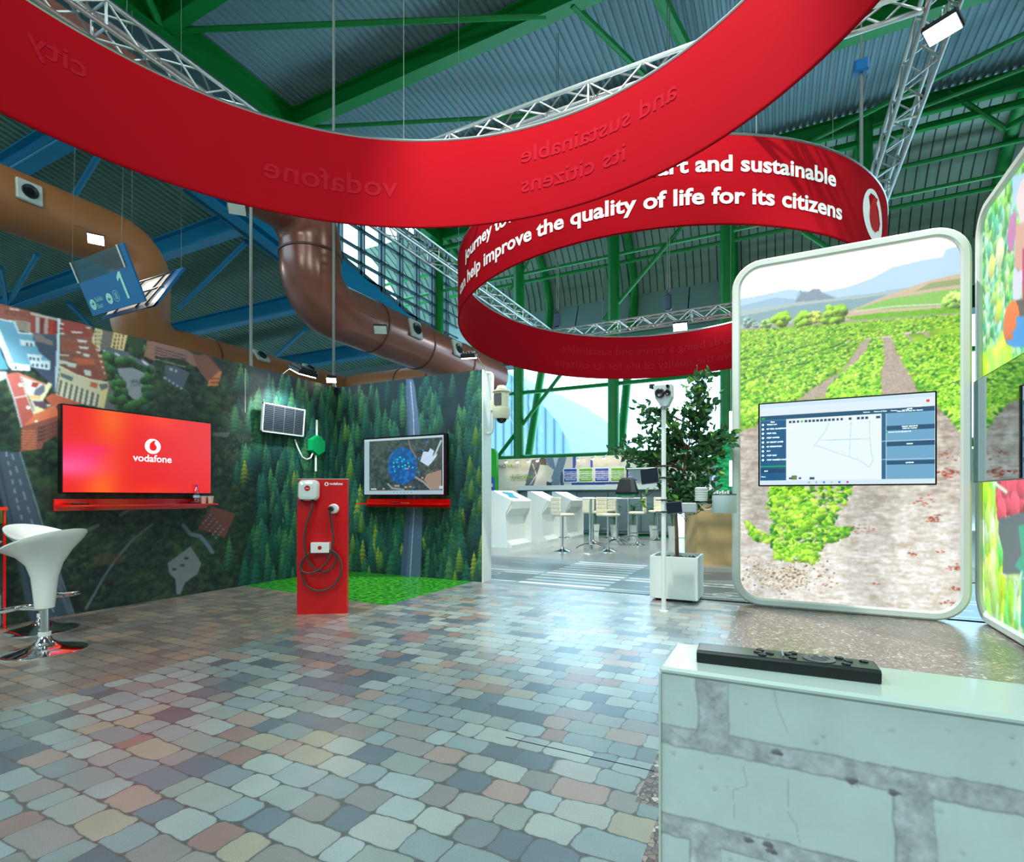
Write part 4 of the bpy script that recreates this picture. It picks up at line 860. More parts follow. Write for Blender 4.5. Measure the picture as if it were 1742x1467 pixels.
for (x, y) in ((690, 885), (725, 885), (830, 905), (895, 900), (520, 930), (1065, 775)): cv.stroke(qm([(x - 8, y), (x + 8, y)]), 3, (170, 140, 124))
rect(cv, -6, -5.66, 0, 3, (160, 186, 198)); rect(cv, -6, -4, 2.065, 3, (184, 204, 212)); rect(cv, -6, -4, 1.2, 1.30, (160, 186, 198)); rect(cv, -4.30, -4, 1.2, 3, (184, 204, 226)); rect(cv, -5.63, -5.52, 1.315, 1.335, (184, 204, 210)); rect(cv, -4.36, -4.29, 1.32, 1.36, (184, 204, 216))
for k_, c in enumerate(((40, 150, 190), (150, 160, 120), (40, 150, 200), (170, 90, 130), (110, 150, 150), (20, 140, 200))): rect(cv, -5.19 + k_ * .065, -5.17 + k_ * .065, 1.262, 1.282, c)
for k_ in range(8): rect(cv, -5.645, -5.635, 1.92 + k_ * .02, 1.93 + k_ * .02, (40, 60, 70))
cv.build('display', M['led'], t)
t = thing('wall_shelf', 'red shelf under the map screen', 'shelf', (-5.0, 6.48, 1.04))
b = MB(); b.box(-5.8, -4.25, 6.46, 6.479, 1.045, 1.172); b.build('back_plate', M['redacrylic'], t, False, True); b = MB(); b.box(-5.8, -4.25, 6.23, 6.46, 1.09, 1.107); b.build('shelf_board', M['redacrylic'], t, False, True)
remote((-5.15, 6.35, 1.107), .1, 'black remote control on the red shelf under the map screen')
t = thing('pen', 'slim olive pen on the shelf beside the remote control', 'pen', (-4.98, 6.36, 1.107), .1); b = MB(); b.tube((-.06, 0, .006), (.06, 0, .006), .006, 8); b.build('barrel', mat('olive', (120, 120, 60), .4), t); b = MB(); b.tube((.06, 0, .006), (.075, 0, .006), .006, 8, .001); b.build('tip', M['alu'], t)

# solar panel and green sensor on the left wall
t = thing('solar_panel', 'small framed solar panel mounted on the forest print', 'solar panel', (-6.45, 5.35, 2.1))
SPT = Matrix.Translation((-6.36, 5.347, 2.31)) @ Matrix.Rotation(.10, 4, 'Y')
b = MB(); b.bbox(-.012, .012, -.36, .36, -.2, .2, .004, SPT); b.build('cell_sheet', mat('solar_cells', (12, 22, 36), .5, var=0), t, False, True)
b = MB()
for (y0, y1, z0, z1) in ((-.362, .362, .185, .203), (-.362, .362, -.203, -.185), (-.362, -.344, -.203, .203), (.344, .362, -.203, .203)): b.box(-.014, .02, y0, y1, z0, z1, SPT)
b.build('frame', M['white'], t, False, True)
b = MB()
for k_ in range(14): b.box(.0122, .0132, -.34, .34, -.17 + k_ * .026, -.168 + k_ * .026, SPT)
for y_ in (-.18, 0, .18): b.box(.0122, .0134, y_ - .0015, y_ + .0015, -.185, .185, SPT)
b.build('busbar', mat('busbar', (150, 165, 175), .4), t, False, True)
b = MB(); b.box(-6.45, -6.37, 5.2, 5.5, 2.2, 2.4); b.build('bracket', M['alu'], t, False, True)
t = thing('sensor_node', 'green hexagonal sensor box with white antennas near the corner', 'sensor', (-6.45, 6.0, 2.0))
hexa = [(.155 * math.cos(math.radians(90 + 60 * k_)), .165 * math.sin(math.radians(90 + 60 * k_))) for k_ in range(6)]
b = MB(); b.prism(hexa, lambda u, v: (-6.45, 6.0 + u, 2.0 + v), lambda u, v: (-6.37, 6.0 + u, 2.0 + v)); b.prism([(p_[0] * .92, p_[1] * .92) for p_ in hexa], lambda u, v: (-6.37, 6.0 + u, 2.0 + v), lambda u, v: (-6.355, 6.0 + u, 2.0 + v)); b.build('housing', mat('sensor_green', (0, 146, 84), .4), t, False, True)
b = MB(); b.tube((-6.40, 6.0, 2.16), (-6.40, 6.0, 2.40), .017, 10); b.build('antenna', M['white'], t, True, True); b = MB(); b.tube((-6.40, 5.98, 1.85), (-6.40, 5.98, 1.60), .017, 10); b.build('antenna', M['white'], t, True, True)
b = MB(); b.path([(-6.40, 5.92, 1.88), (-6.38, 5.86, 1.80), (-6.38, 5.78, 1.77), (-6.38, 5.70, 1.80), (-6.39, 5.66, 1.88), (-6.42, 5.64, 1.96), (-6.42, 5.60, 2.06)], .012, 8); b.build('cable', M['white'], t, True, True)

# ---- charging kiosk
kd = math.atan2(.27, .415); kt = thing('charging_kiosk', 'bent red panel charging point with coiled cable on the cobble floor', 'charging station', (-4.381, 3.845, 0), kd)
KW = .495
def kpr(x, z): # local front surface y (panel leans back above the fold)
    return max(0, (z - .95)) * .10
b = MB(); pts = [(0, 0), (0, .95), (.044, 1.385), (.10, 1.385), (.10, 0)]
b.prism(pts, lambda y, z: (0, y, z), lambda y, z: (KW, y, z)); b.build('body', M['red'], kt)
b = MB(); b.box(-.001, KW + .001, .044, .10, 1.385, 1.39); b.build('top_cap', M['white'], kt)
def fr(cx, cz, off=-.002): return lambda x, y: Vector((cx + x, kpr(0, cz + y) + off, cz + y))
b = MB(); rr = []
for k_ in range(4):
    for j in range(7): a_ = math.radians(-90 + k_ * 90 + j * 15 + 0); cxs = (1, 1, -1, -1)[k_]; czs = (-1, 1, 1, -1)[k_]; rr.append((.057 * cxs + .045 * math.cos(a_), .055 * czs + .05 * math.sin(a_)))
cb = (.115, 1.27)
L = [[fr(cb[0], cb[1], o_)(x * s_, y * s_) for x, y in rr] for (o_, s_) in ((0, 1), (-.05, 1), (-.075, .86), (-.082, .6))]
b.loops(L, False); b.add(L[-1], [tuple(range(len(rr)))]); b.build('charger_box', M['gloss_white'], kt, True)
b = MB(); put_disc(b, fr(cb[0], cb[1] + .02, -.084), .028); b.build('box_badge', M['red'], kt); b = MB(); put_text(b, 'eve', fr(cb[0], cb[1] + .013, -.086), size=.022, align='C', bold=.02); b.build('badge_lettering', M['white_print'], kt)
for x_ in (.06, .165): b = MB(); b.tube((x_, -.03, 1.175), (x_, -.03, 1.15), .018, 12); b.build('cable_gland', M['black'], kt, True)
b = MB(); put_disc(b, fr(.285, 1.335), .021); b.build('emblem_disc', M['white_print'], kt); b = MB(); put_drop(b, fr(.285, 1.335, -.003), .019); b.build('emblem_mark', M['red'], kt)
b = MB(); put_text(b, 'vodafone', fr(.312, 1.327), width=.135, size=.036, bold=.03); b.build('lettering', M['white_print'], kt)
Ts = Matrix.Translation((.365, kpr(0, 1.08), 1.08)) @ Matrix.Rotation(PI / 2, 4, 'X')
b = MB(); b.lathe([(.052, 0), (.052, .03), (.042, .045), (.0, .046)], n=28, M=Ts); b.build('socket_rim', M['gloss_white'], kt, True)
b = MB(); b.lathe([(.025, .04), (.028, .08), (.02, .12), (0.0, .122)], n=20, M=Ts @ Matrix.Translation((-.015, 0, 0))); b.build('plug', M['black'], kt, True)
b = MB(); b.bbox(.155, .335, -.082, 0, .635, .74, .004); b.build('cable_hook_box', M['gloss_white'], kt); b = MB(); put_disc(b, lambda x, y: Vector((.245 + x, -.083, .687 + y)), .02); b.build('box_badge', M['red'], kt)
cab = [(.165, -.03, 1.15), (.15, -.045, 1.05), (.11, -.05, .92), (.09, -.05, .80), (.09, -.055, .68), (.12, -.05, .58), (.19, -.045, .47), (.28, -.045, .44), (.36, -.045, .48), (.40, -.045, .56), (.38, -.05, .62), (.30, -.055, .65), (.20, -.055, .65), (.10, -.05, .60), (.06, -.045, .50), (.065, -.04, .40), (.10, -.04, .31), (.18, -.04, .255), (.27, -.04, .25), (.36, -.04, .29), (.43, -.04, .38), (.45, -.045, .49), (.42, -.05, .60), (.35, -.06, .655), (.25, -.065, .665), (.14, -.06, .63), (.07, -.055, .56), (.05, -.05, .49), (.08, -.055, .44), (.16, -.06, .43), (.25, -.065, .47), (.32, -.065, .56), (.36, -.06, .68), (.375, -.06, .80), (.36, -.065, .92), (.35, -.09, 1.02), (.35, -.1, 1.07)]
def smooth(P, k=4):
    P = [Vector(p) for p in P]; out = []
    for i in range(len(P) - 1):
        p0 = P[max(i - 1, 0)]; p1 = P[i]; p2 = P[i + 1]; p3 = P[min(i + 2, len(P) - 1)]
        for j in range(k): s_ = j / k; out.append(.5 * ((2 * p1) + (p2 - p0) * s_ + (2 * p0 - 5 * p1 + 4 * p2 - p3) * s_ ** 2 + (3 * p1 - p0 - 3 * p2 + p3) * s_ ** 3))
    return out + [P[-1]]
b = MB(); b.path(smooth(cab), .0105, 8); b.build('charging_cable', M['cable'], kt, True)

# ---- swivel bar stools with bowl seats
def bowl_stool(loc, rz, label):
    t = thing('bowl_stool', label, 'stool', loc, rz, 'white bowl stools')
    def sh(p):
        h = max(0, p.z - .62) / .22; return Vector((p.x * 1.0, p.y, p.z + h * p.x * .33))
    pr = [(.055, .335), (.062, .34), (.072, .45), (.085, .58), (.115, .68), (.17, .76), (.235, .82), (.262, .85), (.262, .862), (.245, .86), (.2, .835), (.12, .79), (.06, .775), (0.0, .772)]
    b = MB(); b.lathe(pr, n=40, shear=sh); b.build('seat', M['gloss_white'], t, True)
    b = MB(); b.tube((0, 0, .05), (0, 0, .345), .028, 20); b.build('column', M['chrome'], t, True)
    b = MB(); b.lathe([(.262, 0), (.264, .006), (.24, .016), (.16, .032), (.09, .055), (.05, .085), (.036, .12), (.033, .125)], n=40); b.build('base', M['chrome'], t, True)
    b = MB(); b.tube((0, 0, .12), (0, 0, .15), .04, 20); b.build('collar', M['white'], t, True)
    b = MB(); P = [(.0, .03, .33)] + [(-.19 + .0 * k_, .03, .33) for k_ in range(1)] + [(-.22 - .09 * math.sin(PI * k_ / 10) * 1.0 + .0, .13 * math.cos(PI * k_ / 10), .325) for k_ in range(11)] + [(-.19, -.03, .33), (0, -.03, .33)]
    b.path(P, .011, 8); b.build('footrest', M['chrome'], t, True); return t
s1_ = bowl_stool((-5.10, 2.055, 0), math.radians(20), 'white bowl stool in front, nearest the red screen wall')
dup(s1_, (-5.93, 2.373, 0), math.radians(200), 'white bowl stool behind the front one, closer to the mural')
# red-edged clear display at the left margin
p = on_z(11, 1070); t = thing('acrylic_display', 'clear display box with red edges cut off at the left margin', 'display', (p.x, p.y, 0))
b = MB(); b.box(-.5, -.02, -.3, .0, .0, 1.08); b.build('clear_case', glass_mat('case', (.8, .8, .82), .12), t)
b = MB()
for (x_, y_) in ((-.01, 0), (-.01, -.3)): b.box(x_ - .015, x_, y_ - .015, y_, 0, 1.11)
b.box(-.5, 0, -.31, .01, 1.08, 1.11); b.build('red_edging', M['redacrylic'], t)
b = MB(); b.bbox(-.5, -.03, -.28, -.02, .01, .32, .02); b.build('plinth', M['white'], t); b = MB(); b.bbox(-.5, -.03, -.28, -.02, .78, .8, .004); b.build('inner_shelf', M['white'], t)

# ================================================================== RIGHT SIDE: LOW WALL AND LIGHT BOXES
t = thing('low_wall', 'white brick print low wall in the near right corner', 'low wall', (.6, .65, 0))
b = MB(); b.box(-.115, 2.6, .6012, .704, 0, 1.006); b.build('core', M['white'], t, False, True)
b = MB(); b.bbox(-.1165, 2.6, .597, .7055, 1.004, 1.0125, .003); b.box(-.1175, -.115, .5985, .704, 0, 1.004); b.build('top_trim', mat('wall_trim', (176, 188, 180), .25, var=.02, coat=.4), t, False, True)
cv = Canvas(-.117, .56, .52, 1.004, .0010, lambda u, v: (u, np.full_like(u, .60), v)); qb = px_crop(1100, 1050, 2.713)
n1 = fbm(cv.H, cv.W, 40)[..., None]; n2 = fbm(cv.H, cv.W, 9)[..., None]; n3 = fbm(cv.H, cv.W, 3)[..., None]
BR_ = np.array((186, 196, 190)) / 255. * (.95 + .08 * n1 + .03 * (n3 - .5)); MO = np.array((168, 172, 170)) / 255. * (.78 + .42 * n2 + .15 * (n3 - .5)); cv.a = MO.copy()
def zc(py, px): return on_y(px, py, .6).z
wob = (n1[..., 0] - .5) * .004 + (n2[..., 0] - .5) * .003; VV_ = cv.VV + wob; UU_ = cv.UU + (n1[..., 0] - .5) * .006
zb_ = [on_y(*qb([(360, 548)])[0], .6).z, on_y(*qb([(45, 575)])[0], .6).z, on_y(*qb([(40, 890)])[0], .6).z, on_y(*qb([(40, 985)])[0], .6).z]
hb = zb_[1] - zb_[2]; gp = zb_[2] - zb_[3]; xa = [on_y(*qb([(x_, y_)])[0], .6).x for x_, y_ in ((285, 400), (372, 400), (1175, 900), (1330, 1000), (250, 1100), (335, 1100))]
bw = .215; z_top = zb_[0]
k_ = 0; zt_ = 1.02
P_B = 2 * (xa[2] - xa[1]) + .045
rows = [(zb_[0], 1.03, xa[1])]
rows.append((zb_[2], zb_[1], xa[3])); rows.append((zb_[3] - hb, zb_[3], xa[5])); rows.append((zb_[3] - 2 * hb - gp, zb_[3] - hb - gp, xa[3])); rows.append((zb_[3] - 3 * hb - 2 * gp, zb_[3] - 2 * hb - 2 * gp, xa[5]))
rr_ = random.Random(4)
ss = lambda x, w_: np.clip(x / w_ + .5, 0, 1)
for (z0_, z1_, xj) in rows:
    du = np.minimum((UU_ - xj) % P_B, P_B - .030 - (UU_ - xj) % P_B); dv = np.minimum(VV_ - z0_, z1_ - VV_); k__ = ss(np.minimum(du, dv), .0022)[..., None]
    cv.a = cv.a * (1 - k__) + BR_ * k__
    e_ = (np.clip(1 - np.abs(np.minimum(dv, du)) / .0016, 0, 1) * .22)[..., None] * (np.minimum(dv, du) > -.004)[..., None]; cv.a = cv.a * (1 - e_)
for (pts_) in ([(445, 690), (465, 780), (400, 800), (405, 930)], [(585, 320), (600, 410), (650, 530)], [(655, 740), (650, 900), (690, 960), (705, 1040)], [(380, 560), (500, 640), (580, 690)], [(110, 520), (200, 590), (280, 560)], [(940, 740), (980, 790)]): cv.stroke(qb(pts_), 1.5, (132, 134, 132), .6)
for _ in range(260): cv.blob(rr_.uniform(-.11, .6), rr_.uniform(.5, 1.0), rr_.uniform(.0012, .0035), (150, 152, 150), al=.35)
for (x_, y_) in ((600, 625), (1140, 810), (945, 755), (560, 1050), (575, 1080), (470, 1030)): p = on_y(*qb([(x_, y_)])[0], .6); cv.blob(p.x, p.z, .005, (96, 92, 92), asp=.6, al=.8)
cv.soft(1); M['brickprint'] = canvas_mat('white_brick_print', .35); cv.build('brick_print', M['brickprint'], t)
b = MB(); b.box(.56, 2.6, .5995, .601, 0, 1.004); b.box(-.115, .56, .5995, .601, 0, .52); b.build('brick_print_plain', M['white'], t, False, True)

# remote control on the low wall
RL = .183; p0 = on_z(1185, 1128, 1.0125); p1 = on_z(1500, 1166, 1.0125); d_ = p1 - p0; RL = d_.length
t = thing('remote_control', 'slim black remote control lying on the white low wall', 'remote', (p0.x, p0.y, 1.0127), math.atan2(d_.y, d_.x))
b = MB(); n_ = 12; wv = .0375; hv = .0135
P_ = []
for i_ in range(n_ + 1):
    x_ = RL * i_ / n_; zt_ = hv - .0045 * math.sin(PI * i_ / n_) * 0; P_.append([(x_, 0, .002), (x_, -.0005, zt_ - .002), (x_, .0025, zt_), (x_, wv - .0025, zt_), (x_, wv, zt_ - .002), (x_, wv, .002), (x_, wv - .002, 0), (x_, .002, 0)])
b.loops(P_, False); b.add(P_[0], [tuple(range(8))]); b.add(P_[-1], [tuple(range(7, -1, -1))]); b.build('body', mat('remote_black', (10, 14, 16), .35, var=0), t)
b = MB(); b.box(.002, RL - .002, .003, wv - .003, hv, hv + .0006); b.build('face_plate', mat('remote_face', (70, 82, 84), .28, .8, var=0), t)
def btn(u, v, r=.0042): b = MB(); b.lathe([(r, 0), (r, .0012), (r * .8, .0017), (0, .0012)], (RL * u, wv * v, hv + .0006), 16); b.build('button', mat('button_black', (18, 22, 24), .4, var=0), t, True)
for (u, v) in ((.385, .25), (.375, .75), (.43, .5), (.36, .5), (.555, .3), (.535, .6), (.565, .8), (.835, .25), (.855, .55), (.815, .8), (.94, .72)): btn(u, v)
b = MB(); b.bbox(RL * .495, RL * .505, .006, wv - .006, hv, hv + .0045, .0008); b.build('rocker', M['alu'], t)
b = MB(); b.lathe([(.0155, 0), (.0155, .0008), (.0105, .0012), (.0095, .0004)], (RL * .70, wv * .5, hv + .0007), 32); b.build('direction_ring', mat('ring_grey', (96, 100, 104), .35, .6, var=0), t, True)
b = MB(); b.lathe([(.0085, 0), (.0075, .001), (0, .0008)], (RL * .70, wv * .5, hv + .0006), 24); b.build('select_button', mat('button_black2', (28, 32, 34), .4, var=0), t, True)

def rr_loop(a0, a1, z0, z1, r, n, fn):
    out = []
    for (cx_, cz_, s0_) in ((a1 - r, z0 + r, -90), (a1 - r, z1 - r, 0), (a0 + r, z1 - r, 90), (a0 + r, z0 + r, 180)):
        for j in range(n + 1): a_ = math.radians(s0_ + 90 * j / n); out.append(fn(cx_ + r * math.cos(a_), cz_ + r * math.sin(a_)))
    return out
M['lbframe'] = mat('light_box_frame', (196, 204, 196), .4, var=.02)
def light_box(label, a0, a1, z1, fnd, loc, back):
    """fnd(a, z, depth) -> point; depth 0 = front, positive = away from the viewer"""
    t = thing('light_box', label, 'light box', loc); b = MB(); L = []
    for (ins, dp, rad) in ((.012, back, .29), (0, back * .5, .30), (0, .02, .30), (.02, 0, .28), (.068, 0, .235), (.085, .015, .22), (.085, .05, .22)):
        L.append(rr_loop(a0 + ins, a1 - ins, .004 + ins, z1 - ins, rad, 8, lambda a, z, dp=dp: Vector(fnd(a, z, dp))))
    b.loops(L, False); b.add(L[0], [tuple(range(len(L[0])))]); b.build('frame', M['lbframe'], t, True, True); return t
def inside_rr(a0, a1, z0, z1, r): return lambda U_, V_: (np.hypot(np.maximum(np.abs(U_ - (a0 + a1) / 2) - (a1 - a0) / 2 + r, 0), np.maximum(np.abs(V_ - (z0 + z1) / 2) - (z1 - z0) / 2 + r, 0)) < r)
lb1 = light_box('tall light box with the vineyard picture', -.45, 1.65, 3.81, lambda a, z, d: (a, 6.40 + d, z), (.6, 6.5, 0), .16)
cv = Canvas(-.372, 1.572, .082, 3.735, .0065, lambda u, v: (u, np.full_like(u, 6.44), v)); qv = px_crop(1230, 380, 3.402); qw = px_crop(1230, 640, 3.057)
cx_, cy_ = cv.PX, cv.PY; nA = fbm(cv.H, cv.W, 40); nB = fbm(cv.H, cv.W, 10); nC = fbm(cv.H, cv.W, 4, 3)
cv.a[:] = np.array((250, 252, 253)) / 255.; cl = np.clip((nA - .45) * 2, 0, 1)[..., None]; cv.a = cv.a * (1 - .12 * cl) + np.array((214, 230, 240)) / 255. * .12 * cl
cv.poly(qv([(0, 430), (98, 440), (250, 410), (380, 382), (560, 400), (720, 370), (860, 320), (980, 255), (1150, 215), (1270, 195), (1290, 150), (1400, 120), (1400, 700), (0, 700)]), (176, 206, 228), nz=.01); cv.poly(qv([(0, 480), (98, 480), (300, 430), (420, 440), (430, 410), (450, 380), (456, 400), (470, 392), (500, 396), (520, 380), (560, 380), (575, 400), (620, 415), (660, 430), (900, 400), (1000, 380), (1400, 330), (1400, 700), (0, 700)]), (150, 184, 206), nz=.02)
cv.poly(qv([(420, 450), (445, 415), (450, 385), (458, 400), (490, 402), (515, 384), (560, 380), (570, 400), (640, 430), (700, 470), (420, 470)]), (130, 150, 164), nz=.12); cv.poly(qv([(0, 520), (98, 505), (400, 460), (700, 430), (1000, 390), (1100, 370), (1400, 300), (1400, 700), (0, 700)]), (168, 186, 184), nz=.04)
cv.poly(qv([(98, 540), (400, 480), (900, 420), (960, 410), (700, 520), (100, 590)]), (132, 164, 172), nz=.05); cv.poly(qv([(700, 520), (900, 440), (1080, 370), (1200, 330), (1400, 285), (1400, 560), (700, 560)]), (196, 178, 152), nz=.06); cv.poly(qv([(760, 500), (950, 440), (1200, 400), (1400, 370), (1400, 470), (900, 500)]), (134, 190, 92), nz=.1); cv.poly(qv([(1100, 400), (1200, 345), (1400, 315), (1400, 350), (1160, 385)]), (146, 160, 110), nz=.1)
cv.stroke(qv([(760, 512), (1000, 480), (1400, 462)]), 2.5, (200, 206, 186)); cv.poly(qv([(98, 612), (400, 580), (720, 560), (1000, 530), (1400, 500), (1400, 620), (98, 640)]), (158, 160, 140), nz=.08); cv.poly(qv([(700, 545), (900, 520), (1400, 480), (1400, 515), (1000, 545), (760, 560)]), (112, 176, 40), nz=.3)
m_ = cv.mask(qv([(-50, 615), (98, 622), (400, 598), (720, 575), (1000, 556), (1500, 520), (1500, 3000), (-50, 3000)])); cv.a[m_] = (np.array((134, 178, 44)) / 255. * (.7 + .6 * nB[..., None]))[m_]
for (x_, y_, r_, c) in ((150, 575, 30, (120, 150, 140)), (190, 590, 16, (140, 160, 150)), (250, 583, 26, (130, 170, 90)), (335, 555, 44, (126, 170, 40)), (465, 556, 44, (120, 166, 44)), (535, 545, 32, (150, 170, 70)), (650, 525, 52, (116, 158, 50)), (620, 545, 40, (120, 160, 50)), (1330, 450, 44, (150, 200, 90)), (1370, 440, 40, (160, 204, 100))):
    p = on_y(*qv([(x_, y_)])[0], 6.44); rm = r_ / 3.402 / 900 * 6.2
    cv.blob(p.x, p.z, rm, c, asp=.9, light=.6)
    for _ in range(10): cv.blob(p.x + rnd.uniform(-rm, rm) * .8, p.z + rnd.uniform(-rm, rm) * .7, rm * .35, c, light=.7)
# soil between the rows, then the foreground
SOIL = (172, 158, 144)
for P_ in ([(800, 690), (860, 668), (860, 690), (740, 850), (640, 930), (600, 1010), (380, 1030), (470, 990), (600, 905), (690, 860)], [(925, 655), (970, 650), (990, 690), (1060, 830), (1130, 980), (905, 1010), (920, 860)], [(1040, 640), (1070, 636), (1120, 710), (1090, 690)], [(1140, 625), (1180, 620), (1200, 660), (1170, 650)], [(700, 680), (760, 665), (710, 700)], [(500, 695), (560, 685), (600, 690), (560, 700)]): cv.poly(qv(P_), SOIL, nz=.3)
m_ = cv.mask(qv([(-50, 1190), (100, 1200), (190, 1180), (250, 1060), (1240, 1060), (1320, 1090), (1400, 1250), (1500, 1260), (1500, 4000), (-50, 4000)]))
st_ = np.repeat(fbm(cv.H, cv.W // 4 + 1, 3, 3), 4, 1)[:, :cv.W]; gr_ = np.clip(nB * .7 + st_ * 1.1 + nC * .7 - .75, 0, 1)[..., None]; fr_ = np.clip((cy_ - 690) / 250, 0, 1)[..., None]
far = np.array((140, 128, 116)) / 255. * (1 - gr_) + np.array((206, 198, 184)) / 255. * gr_; near = np.array((188, 178, 160)) / 255. * (1 - gr_) + np.array((244, 246, 246)) / 255. * gr_
near = near * (1 - .35 * np.clip(np.sin((cx_ - 1300) * .035 + nA * 3), 0, 1)[..., None] * (.9 - fr_ * .6)); sg = far * (1 - fr_) + near * fr_; cv.a[m_] = sg[m_]
cv.stroke(qv([(820, 668), (1000, 655)]), 3, (206, 196, 184)); cv.stroke(qv([(1020, 640), (1190, 625)]), 2.6, (206, 196, 184))
LG = [(140, 196, 40), (112, 178, 34), (168, 212, 66), (96, 164, 34), (184, 216, 90), (128, 186, 48)]; DG = [(58, 126, 34), (44, 104, 38), (76, 142, 34)]
def leaves(P_, n, s0_, s1__, seed, dark=.2):
    r = random.Random(seed); xs = [p[0] for p in P_]; ys = [p[1] for p in P_]; mp = []
    def inside(x, y):
        c = False
        for i in range(len(P_)):
            x1, y1 = P_[i]; x2, y2 = P_[(i + 1) % len(P_)]
            if (y1 > y) != (y2 > y) and x < (x2 - x1) * (y - y1) / (y2 - y1) + x1: c = not c
        return c
    L = []
    while len(L) < n:
        x, y = r.uniform(min(xs), max(xs)), r.uniform(min(ys), max(ys))
        if inside(x, y): L.append((y, x))
    L.sort(); y0, y1 = min(ys), max(ys)
    for y, x in L:
        s_ = s0_ + (s1__ - s0_) * (y - y0) / (y1 - y0); p = on_y(x, y, 6.44); c = r.choice(DG if r.random() < dark else LG)
        cv.blob(p.x, p.z, s_, c, asp=r.uniform(.6, 1.1), light=.3, rag=.45)
leaves(qv([(98, 625), (1400, 520), (1400, 600), (1000, 640), (98, 760)]), 1000, .008, .014, 1)
leaves(qv([(98, 700), (500, 690), (700, 680), (810, 655), (800, 690), (690, 830), (600, 900), (470, 975), (440, 1010), (220, 1140), (98, 1190)]), 1500, .010, .028, 2, .22)
for (pp_) in ([(98, 790), (320, 760), (500, 705)], [(98, 850), (400, 790), (620, 720), (700, 690)], [(98, 930), (300, 850), (500, 800), (740, 690)]):
    for k in range(60): s_ = rnd.random() * (len(pp_) - 1); i_ = int(s_); f__ = s_ - i_; x_ = pp_[i_][0] * (1 - f__) + pp_[i_ + 1][0] * f__; y_ = pp_[i_][1] * (1 - f__) + pp_[i_ + 1][1] * f__; p = on_y(*qv([(x_, y_)])[0], 6.44); cv.blob(p.x, p.z, .016, rnd.choice(DG), asp=.5, al=.7)
leaves(qv([(870, 645), (920, 645), (930, 780), (905, 880), (905, 1010), (600, 1015), (610, 950), (680, 880), (780, 800), (840, 720)]), 700, .010, .026, 3, .16)
leaves(qv([(970, 640), (1040, 640), (1110, 700), (1250, 640), (1400, 640), (1400, 1230), (1330, 1120), (1240, 1060), (1140, 960), (1080, 860), (1010, 740)]), 1400, .010, .028, 4, .2)
leaves(qw([(250, 560), (680, 560), (660, 640), (620, 690), (560, 780), (480, 960), (440, 970), (340, 940), (250, 880), (260, 760), (230, 700)]), 650, .018, .03, 5, .4)
leaves(qw([(520, 790), (680, 790), (620, 840), (520, 870)]), 60, .02, .03, 6, .5); leaves(qw([(110, 750), (230, 830), (250, 880), (160, 850)]), 40, .02, .03, 7, .05); leaves(qw([(250, 870), (480, 870), (470, 970), (280, 950)]), 160, .02, .032, 8, .1)
leaves(qw([(250, 565), (400, 565), (540, 720), (430, 800), (260, 700)]), 260, .02, .03, 9, .08)
r = random.Random(12)
for (x_, y_, n_, s_) in ((1140, 500, 30, 40), (1180, 510, 24, 40), (1100, 745, 26, 30), (735, 800, 16, 30), (990, 925, 12, 14), (1200, 1000, 22, 26), (1200, 1190, 26, 34), (790, 1080, 5, 12), (1040, 655, 14, 40), (1215, 1110, 14, 20), (1150, 400, 14, 40), (130, 940, 3, 10), (190, 980, 4, 20), (540, 1085, 5, 16), (1130, 915, 6, 10)):
    for _ in range(n_): p = on_y(*qw([(x_ + r.gauss(0, s_), y_ + r.gauss(0, s_ * .35))])[0], 6.44); cv.blob(p.x, p.z, r.uniform(.006, .013), r.choice([(170, 70, 52), (140, 54, 44), (190, 100, 80)]), asp=.6, al=.8)
for _ in range(520): p = on_y(*qw([(rnd.gauss(330, 120), rnd.gauss(1040, 40))])[0], 6.44); cv.blob(p.x, p.z, rnd.uniform(.005, .014), rnd.choice([(196, 180, 150), (230, 222, 206), (170, 146, 106), (210, 198, 176), (120, 108, 92)]), asp=.7)
cv.soft(1); cv.a = np.clip(cv.a * 1.04, 0, 1)
M['backlit'] = canvas_mat('backlit_print', .5, 1.12)
cv.build('backlit_picture', M['backlit'], lb1, keep=inside_rr(-.372, 1.572, .082, 3.735, .225))
# screen in front of the vineyard
t = thing('wall_screen', 'wide computer screen showing a software page before the vineyard picture', 'screen', (.59, 6.4, 1.32))
b = MB(); b.bbox(-.18, 1.36, 6.30, 6.345, 1.315, 2.212, .006); b.build('bezel', M['screen_black'], t, False, True); b = MB(); b.box(.3, .9, 6.345, 6.43, 1.5, 2.0); b.build('bracket', M['black'], t, False, True)
YU = 6.298
cv = Canvas(-.165, 1.345, 1.33, 2.197, .005, lambda u, v: (u, np.full_like(u, YU), v)); UW = 1.51; UH = .867
def R_(u0, u1, v0, v1, c): rect(cv, -.165 + u0 * UW, -.165 + u1 * UW, 2.197 - v1 * UH, 2.197 - v0 * UH, c)
cv.fill((228, 244, 252)); R_(0, 1, 0, .045, (206, 232, 248)); R_(0, 1, .045, .15, (224, 240, 250)); R_(0, 1, .15, .20, (30, 84, 116)); R_(0, .168, .20, .945, (24, 92, 136)); R_(0, .168, .20, .21, (60, 130, 170)); R_(.168, .72, .20, .945, (236, 249, 255)); R_(.72, .745, .15, .945, (40, 100, 140)); R_(.745, 1, .15, .945, (112, 168, 204))
for v_ in (.15, .345, .525, .735): R_(.745, 1, v_, v_ + .05, (34, 82, 116))
R_(0, 1, .945, 1, (214, 236, 246)); R_(0, .168, .765, .778, (20, 190, 70)); R_(.01, .16, .80, .855, (20, 70, 110)); R_(.72, 1, .51, .516, (200, 225, 240)); R_(.72, 1, .72, .726, (200, 225, 240)); R_(.743, .747, .2, .945, (200, 225, 240)); R_(.2, .235, .885, .94, (110, 130, 70)); R_(.31, .34, .91, .94, (40, 80, 110))
